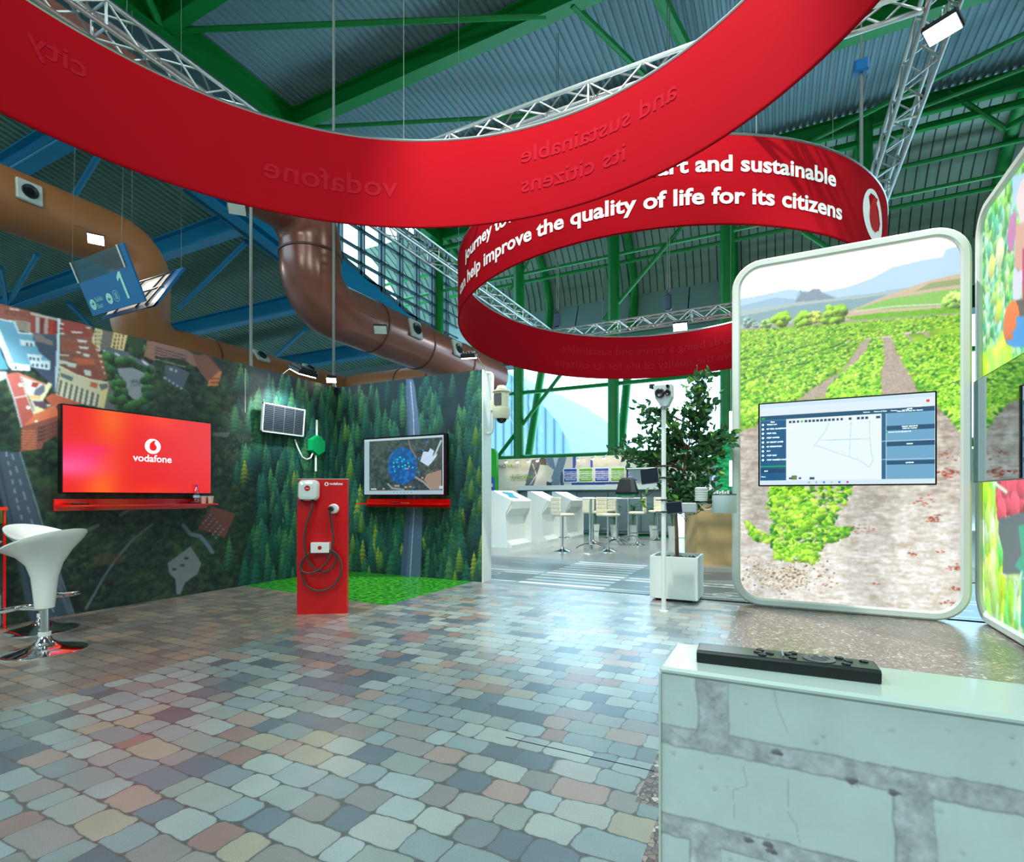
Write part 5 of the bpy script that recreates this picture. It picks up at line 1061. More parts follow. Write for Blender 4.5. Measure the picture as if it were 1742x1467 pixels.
for k in range(20):
    u_ = .185 + k * .0235
    if k in (14, 16): continue
    R_(u_, u_ + .016, .225, .252, (36, 76, 104) if k != 3 else (20, 230, 40))
R_(.692, .712, .222, .252, (36, 76, 104)); R_(.185, .205, .91, .935, (40, 70, 90)); R_(.245, .26, .91, .935, (60, 90, 110)); R_(.955, .972, .075, .10, (220, 70, 50)); R_(.01, .03, .17, .19, (20, 200, 60)); R_(.745, .753, .41, .425, (20, 220, 60))
for k in range(6): R_(.30 + k * .045, .312 + k * .045, .962, .984, ((160, 190, 200), (150, 180, 200), (20, 150, 220), (190, 200, 180), (40, 120, 200), (200, 60, 150))[k]) 
q5 = px_crop(1270, 650, 4.977)
for P_ in ([(700, 345), (660, 430), (570, 540), (610, 545), (760, 600), (930, 655), (1000, 690), (1040, 725), (1070, 660), (1055, 590), (1045, 480), (1040, 330)], [(885, 340), (870, 640)], [(620, 495), (1045, 480)]): cv.stroke(q5(P_), 1.2, (190, 222, 230))
cv.build('display', M['led'], t)
b = MB(); US = lambda u, v, off=.001: (lambda x, y: Vector((-.165 + u * UW + x, YU - off, 2.197 - v * UH + y)))
wt = glow('screen_text', (236, 246, 250), 1.0)
for k, s_ in enumerate(("What's new", 'MY SOIL CLASSIFICATION', 'iTEST SOIL', 'iTEST WATER', 'MY SMART LAYER', 'MY IRRIGATION', 'iFLY', 'iTEST LEAF', 'iTEST FARMER\'S SHOP')): put_text(b, s_, US(.045, .262 + k * .0545), size=.020, bold=.02); put_disc(b, US(.02, .255 + k * .0545), .011, 16)
put_text(b, 'Data', US(.07, .232), size=.02, bold=.02); put_text(b, 'MAP', US(.03, .835), size=.018, bold=.02); put_text(b, 'Views', US(.008, .905), size=.018, bold=.02)
for (u_, v_, s_) in ((.87, .17, 'MAPS'), (.87, .19, 'Click one or both for viewing'), (.87, .365, 'POINT REPORTS'), (.87, .385, 'Click for viewing'), (.87, .56, 'INDEX'), (.87, .77, 'LEGEND')): put_text(b, s_, US(u_, v_), size=.017, bold=.02, align='C')
put_text(b, 'Seleccion de zona Mobiliario DJ', US(.757, .42), size=.014, bold=.02); put_text(b, 'English', US(.90, .178 - .035), size=.016, bold=.02)
for (u_, s_) in ((.62, 'Solutions'), (.68, 'Features & Tools'), (.77, 'Contact'), (.83, 'Log Out')): put_text(b, s_, US(u_, .178), size=.015, bold=.01)
b.build('screen_lettering', wt, t, False, True)
b = MB()
for (u_, v_, s_, z_) in ((.035, .028, 'Monitoring IoT Network De', .014), (.21, .028, 'Dashboard', .014), (.07, .075, 'mykhansen.com/platform-testing-new/1065', .015), (.03, .12, 'Apps', .012), (.08, .12, 'YouTube', .012), (.14, .12, 'Dashboards', .012), (.24, .12, 'Informaciones', .012), (.06, .985, 'Escribe aqui para buscar', .014), (.93, .98, '16:27', .012)): put_text(b, s_, US(u_, v_ ), size=z_)
b.build('browser_lettering', glow('screen_text_grey', (150, 176, 190), 1.0), t, False, True)

# second light box with the greenhouse picture, facing left
lb2 = light_box('tall light box at the right edge with the tomato picking picture', 4.55, 6.74, 4.0, lambda a, z, d: (1.75 + d, a, z), (1.9, 5.6, 0), .16)
cv = Canvas(4.63, 6.66, .08, 3.925, .009, lambda u, v: (np.full_like(u, 1.79), u, v)); q7 = px_crop(1640, 300, 5.647); q8 = px_crop(1640, 540, 4.89); q9 = px_crop(1640, 800, 4.89)
nA = fbm(cv.H, cv.W, 30)[..., None]; nB = fbm(cv.H, cv.W, 8)[..., None]
cv.a = np.array((96, 176, 96)) / 255. * (1 - nA) + np.array((214, 244, 170)) / 255. * nA
r = random.Random(21); GP = [(70, 170, 90), (130, 214, 110), (200, 240, 180), (60, 190, 150), (150, 230, 60), (226, 250, 200), (40, 140, 70), (180, 240, 220)]
for _ in range(2600): cv.blob(r.uniform(4.63, 6.66), r.uniform(1.9, 3.9), r.uniform(.015, .05), r.choice(GP), asp=r.uniform(.8, 2.4), al=.75, rag=.4)
for _ in range(420): cv.blob(r.uniform(6.0, 6.66), r.uniform(1.6, 2.5), r.uniform(.04, .11), r.choice([(190, 240, 0), (214, 250, 40), (150, 230, 20), (120, 214, 40)]), asp=2, al=.4)
for _ in range(800): cv.blob(r.uniform(4.63, 6.66), r.uniform(.08, 1.35), r.uniform(.03, .1), r.choice([(150, 232, 40), (206, 250, 70), (236, 252, 206), (70, 214, 110), (250, 252, 236), (190, 244, 210), (210, 240, 0)]), asp=2.4, al=.55, rag=.1)
for (x_, y_, rr__, c) in ((265, 870, .085, (206, 222, 90)), (345, 730, .10, (228, 240, 180)), (330, 1300, .08, (190, 220, 40)), (280, 1180, .05, (150, 200, 60))): p = on_x(*q7([(x_, y_)])[0], 1.79); cv.blob(p.y, p.z, rr__, c, asp=1.3, light=.3, rag=.05)
cv.poly(q7([(440, 400), (500, 320), (500, 560), (470, 700), (440, 740), (410, 600)]), (196, 130, 180)); cv.poly(q7([(460, 0), (600, -40), (600, 200), (540, 260), (500, 240), (470, 330), (440, 380), (470, 200)]), (178, 216, 240)); cv.poly(q7([(500, 200), (540, 60), (600, -10), (700, 100), (700, 440), (540, 470), (510, 300)]), (232, 214, 214)); cv.poly(q7([(500, 470), (620, 420), (620, 880), (560, 940), (480, 860)]), (214, 168, 150)); cv.poly(q7([(480, 860), (520, 915), (570, 900), (540, 1180), (500, 1200), (470, 1180), (466, 1000)]), (214, 216, 240)); cv.poly(q7([(560, 700), (700, 600), (700, 1200), (560, 1300)]), (190, 60, 120))
cv.poly(q7([(470, 1200), (560, 1180), (620, 1200), (600, 1360), (460, 1340)]), (104, 84, 80)); p = on_x(*q7([(450, 1410)])[0], 1.79); cv.blob(p.y, p.z, .17, (236, 112, 50), asp=1.1, light=.2, rag=.03); cv.poly(q7([(500, 1350), (620, 1340), (620, 1600), (480, 1560), (460, 1500), (500, 1460)]), (70, 150, 226)); cv.poly(q8([(350, 180), (400, 190), (440, 100), (499, 0), (540, 60), (540, 240), (420, 250), (360, 230)]), (66, 146, 220))
cv.poly(q9([(275, 60), (560, 40), (560, 330), (440, 370), (360, 385), (290, 350), (265, 250)]), (150, 40, 60))
for (x_, y_) in ((300, 240), (350, 240), (410, 150), (460, 220), (340, 120), (420, 300), (480, 120), (310, 340)): p = on_x(*q9([(x_, y_)])[0], 1.79); cv.blob(p.y, p.z, .11, (226, 90, 110), asp=1.1, light=.3, rag=.03)
cv.poly(q9([(290, 400), (360, 390), (480, 350), (560, 340), (560, 860), (320, 870), (325, 680), (285, 520)]), (96, 112, 116), nz=.05); cv.poly(q9([(450, 470), (560, 430), (560, 1400), (470, 1300), (480, 850), (420, 800), (480, 700)]), (60, 170, 140), nz=.2); cv.stroke(q9([(310, 860), (440, 900), (499, 900)]), 3, (226, 214, 224)); cv.stroke(q9([(480, 850), (430, 1020), (420, 1240)]), 4, (190, 226, 222)); cv.stroke(q9([(260, 110), (350, 180)]), 6, (226, 230, 210))
cv.soft(2); cv.build('backlit_picture', M['backlit'], lb2, keep=inside_rr(4.63, 6.66, .08, 3.925, .225))
t = thing('wall_screen', 'dark glossy screen on the right edge light box mirroring the vineyard', 'screen', (1.75, 5.7, 1.34))
b = MB(); b.bbox(1.66, 1.70, 4.93, 6.43, 1.335, 2.29, .004); b.build('bezel', M['screen_black'], t, False, True); b = MB(); b.box(1.70, 1.79, 5.3, 6.1, 1.5, 2.1); b.build('bracket', M['black'], t, False, True)
b = MB(); b.add([(1.6592, 4.94, 1.345), (1.6592, 6.42, 1.345), (1.6592, 6.42, 2.28), (1.6592, 4.94, 2.28)], [(0, 3, 2, 1)]); b.build('display', mat('dark_mirror', (150, 176, 184), .03, 1.0, var=0), t, False, True)

# ================================================================== PLANTER, TREE, INSTRUMENT POLE
t = thing('planter', 'square white planter behind the instrument pole', 'planter', (-1.06, 6.5, 0))
b = MB(); L = []
for (h_, z_, s_) in ((.262, .03, 0), (.265, .035, 0), (.265, .515, 0), (.24, .515, 0), (.235, .44, 0)): L.append([Vector((-1.06 + sx * h_, 6.5 + sy * h_, z_)) for sx, sy in ((-1, -1), (1, -1), (1, 1), (-1, 1))])
b.loops(L, False); b.add(L[0], [(3, 2, 1, 0)]); b.build('box', M['white'], t, False, True)
b = MB(); b.box(-1.297, -.823, 6.263, 6.737, .40, .455); b.build('soil', M['soil'], t, False, True); b = MB(); b.box(-1.27, -.85, 6.29, 6.71, 0, .032); b.build('plinth', M['black'], t, False, True)  # black block under the box stands in for the shadow gap below it
t = thing('potted_tree', 'leafy ornamental tree rooted in the square white planter', 'tree', (-1.06, 6.5, .44))
r = random.Random(31); TP = Vector((-1.07, 6.5, 0)); base = Vector((-1.06, 6.5, .44))
def at_(x, y, dy=0): return on_y(x, y, 6.5 + dy)
trunk = [base, at_(1151, 905), at_(1150, 870), at_(1156, 835), at_(1163, 800), at_(1170, 765), at_(1178, 725)]
b = MB(); b.path(smooth(trunk), [max(.008, .024 - .0008 * i_) for i_ in range(25)], 8); b.build('trunk', M['bark'], t, True, True)
targets = [(1190, 645), (1203, 640), (1178, 655), (1212, 688), (1200, 700), (1165, 705), (1088, 692), (1100, 700), (1092, 720), (1068, 752), (1040, 764), (1060, 775), (1080, 770), (1110, 745), (1125, 735), (1140, 720), (1155, 740), (1232, 748), (1240, 742), (1215, 762), (1205, 745), (1222, 775), (1200, 790), (1180, 800), (1215, 800), (1160, 780), (1130, 800), (1172, 830), (1150, 850), (1190, 835), (1135, 770), (1095, 785), (1145, 815), (1110, 790), (1205, 820), (1165, 862), (1185, 770), (1150, 760), (1120, 765), (1085, 800), (1195, 720), (1180, 735), (1162, 850), (1178, 858), (1205, 845), (1140, 840), (1128, 825)]
br_ = MB(); lf = MB(); lf2 = MB()
def leaf(mb, p, d, s_):
    d = d.normalized(); sd = d.cross(Vector((r.gauss(0, 1), r.gauss(0, 1), r.gauss(0, 1)))).normalized(); up = sd.cross(d); w_ = s_ * .24
    V_ = [p, p + d * s_ * .3 + sd * w_ + up * .1 * s_, p + d * s_ * .7 + sd * w_ * .8 + up * .06 * s_, p + d * s_ - up * .12 * s_, p + d * s_ * .7 - sd * w_ * .8 + up * .06 * s_, p + d * s_ * .3 - sd * w_ + up * .1 * s_, p + d * s_ * .35, p + d * s_ * .7]
    mb.add(V_, [(0, 1, 6), (1, 2, 7, 6), (2, 3, 7), (0, 6, 5), (6, 7, 4, 5), (7, 3, 4)])
for (tx_, ty_) in targets:
    e_ = at_(tx_, ty_, r.uniform(-.38, -.26) if tx_ > 1225 else r.uniform(-.35, .3)); k_ = min(range(2, len(trunk)), key=lambda i_: (trunk[i_] - e_).length + max(0, trunk[i_].z - e_.z + .05) * 2); s0_ = trunk[k_]; mid = s0_.lerp(e_, .5) + Vector((0, 0, .04)) + Vector((r.gauss(0, .03), r.gauss(0, .03), 0))
    br_.path([s0_, mid, e_], [.009, .006, .003], 5)
    for _ in range(54):
        s_ = r.uniform(.35, 1.06); p = (s0_.lerp(mid, s_ * 2) if s_ < .5 else mid.lerp(e_, s_ * 2 - 1)) + Vector((r.gauss(0, .04), r.gauss(0, .05), r.gauss(0, .035)))
        dd = (e_ - s0_).normalized() * .5 + Vector((r.gauss(0, .6), r.gauss(0, .6), r.gauss(.1, .6))); leaf(lf2 if r.random() < .09 else lf, p, dd, r.uniform(.06, .115))
for k_ in range(6): p = at_(1096 + r.uniform(-6, 6), 847 + r.uniform(-8, 8), -.2); leaf(lf2, p, Vector((r.gauss(0, 1), 0, r.gauss(-.3, .6))), .09)
br_.path([at_(1130, 830), at_(1112, 836, -.1), at_(1096, 846, -.2)], .004, 5)
br_.build('branch', M['bark'], t, True, True); lf.build('foliage', M['leaf'], t, False, True, kind='stuff'); lf2.build('young_foliage', M['leaf2'], t, False, True, kind='stuff')
for k_ in range(40): pass
t = thing('ground_cover', 'low green plants on the soil of the square planter', 'plants', (-1.06, 6.5, .455)); b = MB()
for k_ in range(90): leaf(b, Vector((-1.06 + r.uniform(-.2, .2), 6.5 + r.uniform(-.2, .2), .452)), Vector((r.gauss(0, .5), r.gauss(0, .5), .8)), .05)
b.build('foliage', M['leaf'], t, False, True, kind='stuff')

PX0, PY0 = -1.06, 5.663
def ay(x, y, dy=0): return on_y(x, y, PY0 + dy)
t = thing('instrument_pole', 'slim white pole standing before the square planter', 'pole', (PX0, PY0, 0))
b = MB(); b.tube((PX0, PY0, 0), (PX0, PY0, 2.14), .024, 18); b.build('pole_tube', M['white'], t, True, True); b = MB(); b.lathe([(.045, 0), (.045, .012), (.03, .016)], (PX0, PY0, 0), 20); b.build('foot', M['white'], t, True, True)
for y_ in (793, 813, 851, 871): z_ = ay(1128, y_).z; b = MB(); b.lathe([(.026, -.008), (.033, -.006), (.033, .006), (.026, .008)], (PX0, PY0, z_), 18); b.tube((PX0 + .02, PY0 - .02, z_), (PX0 + .09, PY0 - .03, z_), .006, 6); b.tube((PX0 - .02, PY0 - .02, z_), (PX0 - .08, PY0 - .01, z_), .006, 6); b.build('hose_clamp', M['black'], t, True, True)
c = ay(1130, 674); t = thing('multi_sensor', 'pale grey twin lens sensor head on top of the white pole', 'sensor', (PX0, PY0, 2.14))
T = Matrix.Translation((PX0 + .0, PY0 - .01, c.z))
b = MB(); b.prism([(-.095, .105), (.095, .105), (.095, -.02), (.05, -.115), (-.02, -.115), (-.075, -.03)], lambda u, v: T @ Vector((u, -.06, v)), lambda u, v: T @ Vector((u, .06, v))); b.build('housing', mat('sensor_grey', (176, 186, 186), .45), t, False, True)
for (u, v, rr__) in ((-.025, .02, .048), (.055, .02, .03), (.055, .085, .017)): b = MB(); b.lathe([(rr__, 0), (rr__, .02), (rr__ * .75, .03), (0, .012)], n=24, M=T @ Matrix.Translation((u, -.06, v)) @ Matrix.Rotation(PI / 2, 4, 'X')); b.build('lens', M['black'], t, True, True)
b = MB(); b.tube(T @ Vector((-.12, 0, .09)), T @ Vector((-.12, 0, .13)), .03, 14); b.tube(T @ Vector((-.12, 0, .09)), T @ Vector((-.07, 0, .08)), .01, 8); b.build('side_knob', M['black'], t, True, True); b = MB(); b.tube((PX0, PY0, 2.12), T @ Vector((0, 0, -.1)), .03, 14); b.build('mount', M['alu'], t, True, True)
def tilted_panel(c_, w_, h_, label):
    t = thing('control_panel', label, 'panel', c_); T = Matrix.Translation(c_) @ Matrix.Rotation(-.12, 4, 'Y') @ Matrix.Rotation(-.1, 4, 'X'); b = MB(); b.bbox(-w_ / 2, w_ / 2, -.01, .01, -h_ / 2, h_ / 2, .004, T); b.build('dark_sheet', mat('panel_navy', (10, 20, 34), .3, var=0), t, False, True); b = MB(); b.box(-w_ / 2 - .004, w_ / 2 + .004, .008, .016, -h_ / 2 - .004, h_ / 2 + .004, T); b.build('backing', M['alu'], t, False, True); return t
tilted_panel(ay(1105, 810, -.03), .18, .155, 'upper small navy solar panel left of the white pole'); tilted_panel(ay(1147, 864, -.03), .155, .115, 'lower small navy solar panel right of the white pole')
t = thing('support_arm', 'thin grey arm with plate reaching left from the white pole', 'arm', ay(1125, 799)); b = MB(); b.tube(ay(1066, 798), ay(1128, 796), .008, 8); b.build('bar', M['alu'], t, True, True); b = MB(); b.prism([(1068, 800), (1095, 799), (1090, 822), (1078, 812)], lambda u, v: ay(u, v, .01), lambda u, v: ay(u, v, .02)); b.build('plate', M['alu'], t, False, True)
c = ay(1067, 828); t = thing('hooded_sensor', 'black trapezoid hood with green base hanging left of the pole', 'sensor', c)
b = MB(); L = [[Vector((c.x + sx * w_, PY0 + sy * w_ * .8, c.z + z_)) for sx, sy in ((-1, -.6), (-.6, -1), (.6, -1), (1, -.6), (1, .6), (.6, 1), (-.6, 1), (-1, .6))] for (w_, z_) in ((.112, -.085), (.112, -.06), (.075, .075), (.045, .095))]
b.loops(L, False); b.add(L[0], [tuple(range(7, -1, -1))]); b.add(L[-1], [tuple(range(8))]); b.build('hood', M['black'], t, False, True); b = MB(); b.box(c.x - .10, c.x + .10, PY0 - .08, PY0 + .08, c.z - .10, c.z - .086); b.build('base_plate', mat('base_green', (0, 150, 96), .4), t, False, True); b = MB(); b.box(c.x - .05, c.x + .06, PY0 - .05, PY0 + .05, c.z - .125, c.z - .101); b.build('connector', M['white'], t, False, True); b = MB(); b.tube((c.x, PY0, c.z + .09), ay(1067, 798), .008, 8); b.build('hanger', M['black'], t, False, True)
c = ay(1173, 864); t = thing('logger_box', 'small grey data logger box on the right arm of the pole', 'box', c); b = MB(); b.bbox(c.x - .075, c.x + .075, PY0 - .04, PY0 + .04, c.z - .05, c.z + .05, .008); b.build('housing', mat('logger_grey', (150, 160, 158), .5), t, False, True)
for dx_ in (-.03, .03): b = MB(); b.tube((c.x + dx_, PY0, c.z - .05), (c.x + dx_, PY0, c.z - .075), .01, 10); b.build('gland', M['alu'], t, True, True)
t = thing('support_arm', 'long grey arm reaching right from the pole to the rain gauge', 'arm', ay(1128, 856)); b = MB(); b.box(PX0, ay(1226, 856).x, PY0 + .0 - .008, PY0 + .008, ay(1128, 857).z - .006, ay(1128, 857).z + .008); b.build('bar', M['alu'], t, False, True)
c = ay(1193, 853); t = thing('radiation_shield', 'white louvred weather shield standing on the right arm', 'weather sensor', c)
for k_ in range(8): b = MB(); b.lathe([(.05, 0), (.062, -.004), (.064, .004), (.045, .014), (.0, .014)], (c.x, PY0, c.z + .008 + k_ * .017), 24); b.build('louvre', M['white'], t, True, True)
b = MB(); b.tube((c.x, PY0, c.z - .005), (c.x, PY0, c.z + .01), .02, 12); b.build('stem', M['alu'], t, True, True)
c = ay(1209, 855); t = thing('wind_sensor', 'small black domed sensor on the arm beside the rain gauge', 'weather sensor', c); b = MB(); b.lathe([(.03, -.012), (.036, .0), (.036, .014), (.02, .024), (0, .026)], (c.x, PY0, c.z), 20); b.build('dome', M['black'], t, True, True)
c = ay(1232, 873); t = thing('rain_gauge', 'pale grey cylinder rain gauge at the end of the right arm', 'rain gauge', c); b = MB(); b.lathe([(.112, 0), (.114, .004), (.114, .178), (.106, .184), (.104, .17), (.02, .12), (0, .12)], (c.x, PY0, c.z), 36); b.build('cylinder', mat('gauge_grey', (170, 186, 184), .4), t, True, True); b = MB(); b.lathe([(.112, .178), (.116, .182), (.112, .19)], (c.x, PY0, c.z), 36); b.build('rim', M['black'], t, True, True)
t = thing('sensor_cable', 'thin dark cables looping under the right arm', 'cable', ay(1170, 872)); b = MB(); b.path(smooth([ay(1163, 872), ay(1172, 876), ay(1185, 874), ay(1196, 866), ay(1205, 864), ay(1212, 860)]), .0035, 5); b.build('strand', M['black'], t, True, True); b = MB(); b.path(smooth([ay(1160, 873), ay(1168, 880), ay(1167, 888), ay(1163, 880), ay(1158, 876)]), .003, 5); b.build('strand', M['black'], t, True, True); b = MB(); b.path(smooth([ay(1190, 858), ay(1196, 864), ay(1203, 867), ay(1214, 866)]), .006, 6); b.build('strand', M['white'], t, True, True)

# dome camera on the end of the mural wall
t = thing('street_camera', 'cream dome camera unit bracketed to the white wall end', 'camera', (-3.70, 6.6, 2.1))
def aw(x, y, Y=6.6): return on_y(x, y, Y)
b = MB(); z0_ = aw(839, 737).z; z1_ = aw(839, 634).z; xe = aw(838, 700).x
b.path(smooth([(-3.70, 6.6, z1_), (xe - .04, 6.6, z1_), (xe, 6.6, z1_ - .05), (xe, 6.6, z1_ - .2), (xe, 6.6, z0_ + .2), (xe, 6.6, z0_ + .05), (xe - .04, 6.6, z0_), (-3.70, 6.6, z0_)], 3), .02, 10); b.build('bracket_tube', M['white'], t, True, True)
cc = aw(856, 693); cream = mat('cream_housing', (206, 204, 178), .45)
b = MB(); b.lathe([(.10, -.17), (.12, -.12), (.125, -.05), (.125, -.03), (.105, -.01), (.105, .19), (.135, .20), (.13, .215), (.08, .24), (.055, .29), (0, .3)], (cc.x, 6.55, cc.z - .0), 28); b.build('housing', cream, t, True, True)
b = MB(); b.box(cc.x - .055, cc.x + .05, 6.43, 6.45, cc.z + .01, cc.z + .17); b.build('grille', mat('grille_grey', (74, 74, 70), .6), t, False, True)
b = MB(); b.lathe([(0, -.235), (.04, -.225), (.065, -.20), (.075, -.17), (.06, -.17)], (cc.x, 6.55, cc.z), 24); b.build('dome', M['screen_black'], t, True, True); b = MB(); b.bbox(xe - .02, cc.x - .08, 6.55, 6.62, cc.z - .05, cc.z + .1, .01); b.build('mount', cream, t, False, True)

# ================================================================== BEYOND THE BOOTH
def console(xr, y0, y1, label, pic):
    w_ = .56; t = thing('touch_console', label, 'console', (xr - w_ / 2, (y0 + y1) / 2, 0), 0, 'white touch consoles'); x0 = xr - w_ - .02
    b = MB(); P_ = [(x0, 0), (xr + .0, 0), (xr + .0, .06), (xr - .16, .16), (xr - .20, .72), (xr - .02, .92), (xr, 1.10), (x0 + .06, 1.33), (x0, 1.33)]
    b.prism(P_, lambda u, v: (u, y0 + .03, v), lambda u, v: (u, y1 - .03, v)); b.build('body', M['white'], t, False, True)
    Q_ = [(x0, 0), (xr + .02, 0), (xr + .02, 1.12), (x0 + .06, 1.36), (x0, 1.36)]; Q2 = [(x0, 0), (xr - .1, 0), (xr - .16, .8), (xr + .02, 1.12), (x0 + .06, 1.36), (x0, 1.36)]
    b = MB(); b.prism(Q2, lambda u, v: (u, y0, v), lambda u, v: (u, y0 + .03, v)); b.build('side_panel', M['white'], t, False, True); b = MB(); b.prism(Q_, lambda u, v: (u, y1 - .03, v), lambda u, v: (u, y1, v)); b.build('side_panel', M['white'], t, False, True)
    fs = lambda u, v, o_=.012: Vector((x0 + .07 + u * (w_ - .06), y0 + .05 + v * (y1 - y0 - .1), 1.335 - u * .235 * (w_ - .04) / (w_ - .06) + o_ + .012))
    b = MB(); b.add([fs(0, 0), fs(1, 0), fs(1, 1), fs(0, 1)], [(0, 1, 2, 3)]); b.build('display', glow('console_screen', (226, 242, 255), 1.1), t, False, True)
    if pic: b = MB(); b.add([fs(.1, .35, .014), fs(.25, .2, .014), fs(.45, .3, .014), (fs(.7, .15, .014)), fs(.85, .6, .014), fs(.5, .62, .014), fs(.2, .8, .014)], [tuple(range(7))]); b.build('screen_picture', glow('console_teal', (20, 110, 130), 1.0), t, False, True)
    return t
console(-5.60, 11.15, 12.28, 'white touch console nearest, with a teal picture on its screen', True); console(-5.44, 12.95, 13.84, 'white touch console in the middle of the three', False); console(-5.32, 14.40, 15.50, 'white touch console farthest back, behind a cream bar stool', False)

M['cream'] = mat('cream_leather', (222, 214, 186), .5, var=.03)
def bar_stool(loc, rz, label):
    t = thing('bar_stool', label, 'stool', loc, rz, 'cream bar stools'); L = []
    b = MB(); b.bbox(-.20, .20, -.20, .20, .78, .84, .025); b.build('seat', M['cream'], t, True)
    b = MB()
    for i_ in range(4):
        for j_ in range(4): b.bbox(-.19 + i_ * .095, -.10 + i_ * .095, -.205 + .0, -.155, .86 + j_ * .085, .94 + j_ * .085, .012)
    b.bbox(-.185, .185, -.20, -.165, .80, 1.20, .01); b.build('backrest', M['cream'], t, True)
    b = MB(); b.tube((0, 0, .03), (0, 0, .78), .022, 12); b.build('column', M['chrome'], t, True)
    b = MB(); b.lathe([(.20, 0), (.20, .008), (.12, .03), (.05, .05), (.03, .09)], n=24); b.build('base', M['chrome'], t, True)
    b = MB(); b.path([(.0, 0, .30)] + [(.13 * math.sin(a_), .05 + .13 * math.cos(a_), .30) for a_ in np.linspace(-2.4, 2.4, 9)] + [(0, 0, .30)], .009, 6); b.build('footrest', M['chrome'], t, True)
    b = MB(); b.tube((0, 0, .76), (-.14, .1, .70), .006, 6); b.build('lever', M['black'], t, True); return t
bs = bar_stool((-4.253, 11.0, 0), math.radians(-35), 'cream bar stool standing alone, nearest of all, back facing out')
for (p_, rz_, lb_) in (((-4.3, 13.3), -20, 'cream bar stool left of the first high table, seen from behind'), ((-3.34, 11.42), -110, 'cream bar stool in front of the second high table, seen side on'), ((-3.125, 13.24), 95, 'cream bar stool right of the black hood, backrest facing right'), ((-2.95, 14.9), 170, 'cream bar stool partly hidden by the white pole'), ((-4.40, 15.0), 150, 'cream bar stool farthest back between the tables')):
    dup(bs, (p_[0], p_[1], 0), math.radians(rz_), lb_)
def high_table(loc, label):
    t = thing('high_table', label, 'table', loc, .4, 'round high tables'); b = MB(); b.lathe([(.32, 1.15), (.335, 1.16), (.335, 1.18), (.32, 1.19), (0, 1.19)], n=32); b.build('tabletop', M['gloss_white'], t, True)
    b = MB(); b.tube((0, 0, .05), (0, 0, 1.15), .035, 14); b.build('column', M['chrome'], t, True)
    for k_ in range(4): a_ = PI / 2 * k_; b = MB(); b.path([(0, 0, .12), (.15 * math.cos(a_), .15 * math.sin(a_), .10), (.28 * math.cos(a_), .28 * math.sin(a_), .05), (.33 * math.cos(a_), .33 * math.sin(a_), .015)], [.022, .02, .016, .02], 8); b.build('foot', M['chrome'], t, True)
    return t
ht = high_table((-3.866, 11.79, 0), 'round white high table nearest, between two cream stools'); dup(ht, (-3.651, 13.27, 0), .9, 'round white high table behind, in line with the second'); dup(ht, (-3.72, 14.75, 0), .2, 'round white high table farthest back by the potted palms')

# exhibitor wall with posters
YN = 17.3; xl = on_y(844.6, 783, YN).x; zt = on_y(900, 780, YN).z
cv = Canvas(xl, xl + 7.0, 0, zt, .02, lambda u, v: (u, np.full_like(u, YN), v)); qn = px_crop(835, 770, 7.742)
cv.fill((214, 210, 198)); cv.poly(qn([(540, 90), (640, 100), (650, 160), (560, 440), (450, 440)]), (92, 100, 112), nz=.3); cv.poly(qn([(640, 70), (720, 70), (740, 170), (650, 160)]), (90, 74, 66)); cv.poly(qn([(720, 60), (1000, 60), (960, 200), (900, 440), (800, 440), (780, 380), (830, 230), (740, 160)]), (108, 132, 152), nz=.15); cv.poly(qn([(820, 70), (890, 70), (850, 200)]), (190, 200, 204)); cv.poly(qn([(740, 160), (830, 230), (780, 300), (810, 370), (760, 430), (600, 440)]), (206, 202, 190)); cv.poly(qn([(735, 380), (800, 400), (800, 440), (735, 440)]), (60, 70, 90))
cv.poly(qn([(1080, 50), (1125, 50), (1115, 210), (1080, 210)]), (60, 84, 160)); cv.poly(qn([(1310, 100), (1340, 100), (1340, 200), (1310, 200)]), (60, 84, 170)); cv.poly(qn([(920, 260), (960, 260), (960, 440), (910, 440)]), (70, 80, 110)); cv.poly(qn([(1060, 390), (1900, 370), (1900, 420), (1060, 430)]), (58, 80, 150)); cv.stroke(qn([(550, 150), (600, 300), (520, 420)]), 2, (190, 190, 196)); cv.stroke(qn([(600, 120), (560, 330)]), 1.5, (150, 110, 90))
struct(cv.build('wall_exhibitor_mural', M['mural'])); b = MB(); b.box(xl, xl + 7, YN + .01, YN + .15, 0, zt); struct(b.build('wall_exhibitor', M['white']))
t = thing('wall_lettering', 'grey and green lettering with slogan lines at the left of the exhibitor wall', 'lettering', on_y(850, 800, YN - .01))
fn_ = lambda x0, y0: (lambda x, y: on_y(x0, y0, YN - .01) + Vector((x, 0, y)))
b = MB(); w1 = put_text(b, 'NO', fn_(848.5, 797), size=.20, bold=.01); b.build('letters_grey', mat('ink_grey', (90, 104, 130), .6), t, False, True); b = MB(); w2_ = put_text(b, 'VA', lambda x, y: fn_(848.5, 797)(x + w1 + .03, y), size=.20, bold=.01); b.build('letters_green', mat('ink_green', (120, 180, 50), .6), t, False, True); b = MB(); put_text(b, 'LITY', lambda x, y: fn_(848.5, 797)(x + w1 + w2_ + .06, y), size=.17); b.build('letters_pale', mat('ink_pale', (150, 156, 170), .6), t, False, True)
b = MB(); put_text(b, 'EL RETO DE', fn_(871, 811), size=.12); put_text(b, 'LAS CIUDADES', fn_(870, 819), size=.12); b.build('slogan_lines', mat('ink_grey2', (120, 124, 120), .6), t, False, True); b = MB(); put_text(b, 'TRANSFORMAR', fn_(867.5, 815), size=.13, bold=.02); b.build('slogan_green', mat('ink_green2', (110, 170, 60), .6), t, False, True)
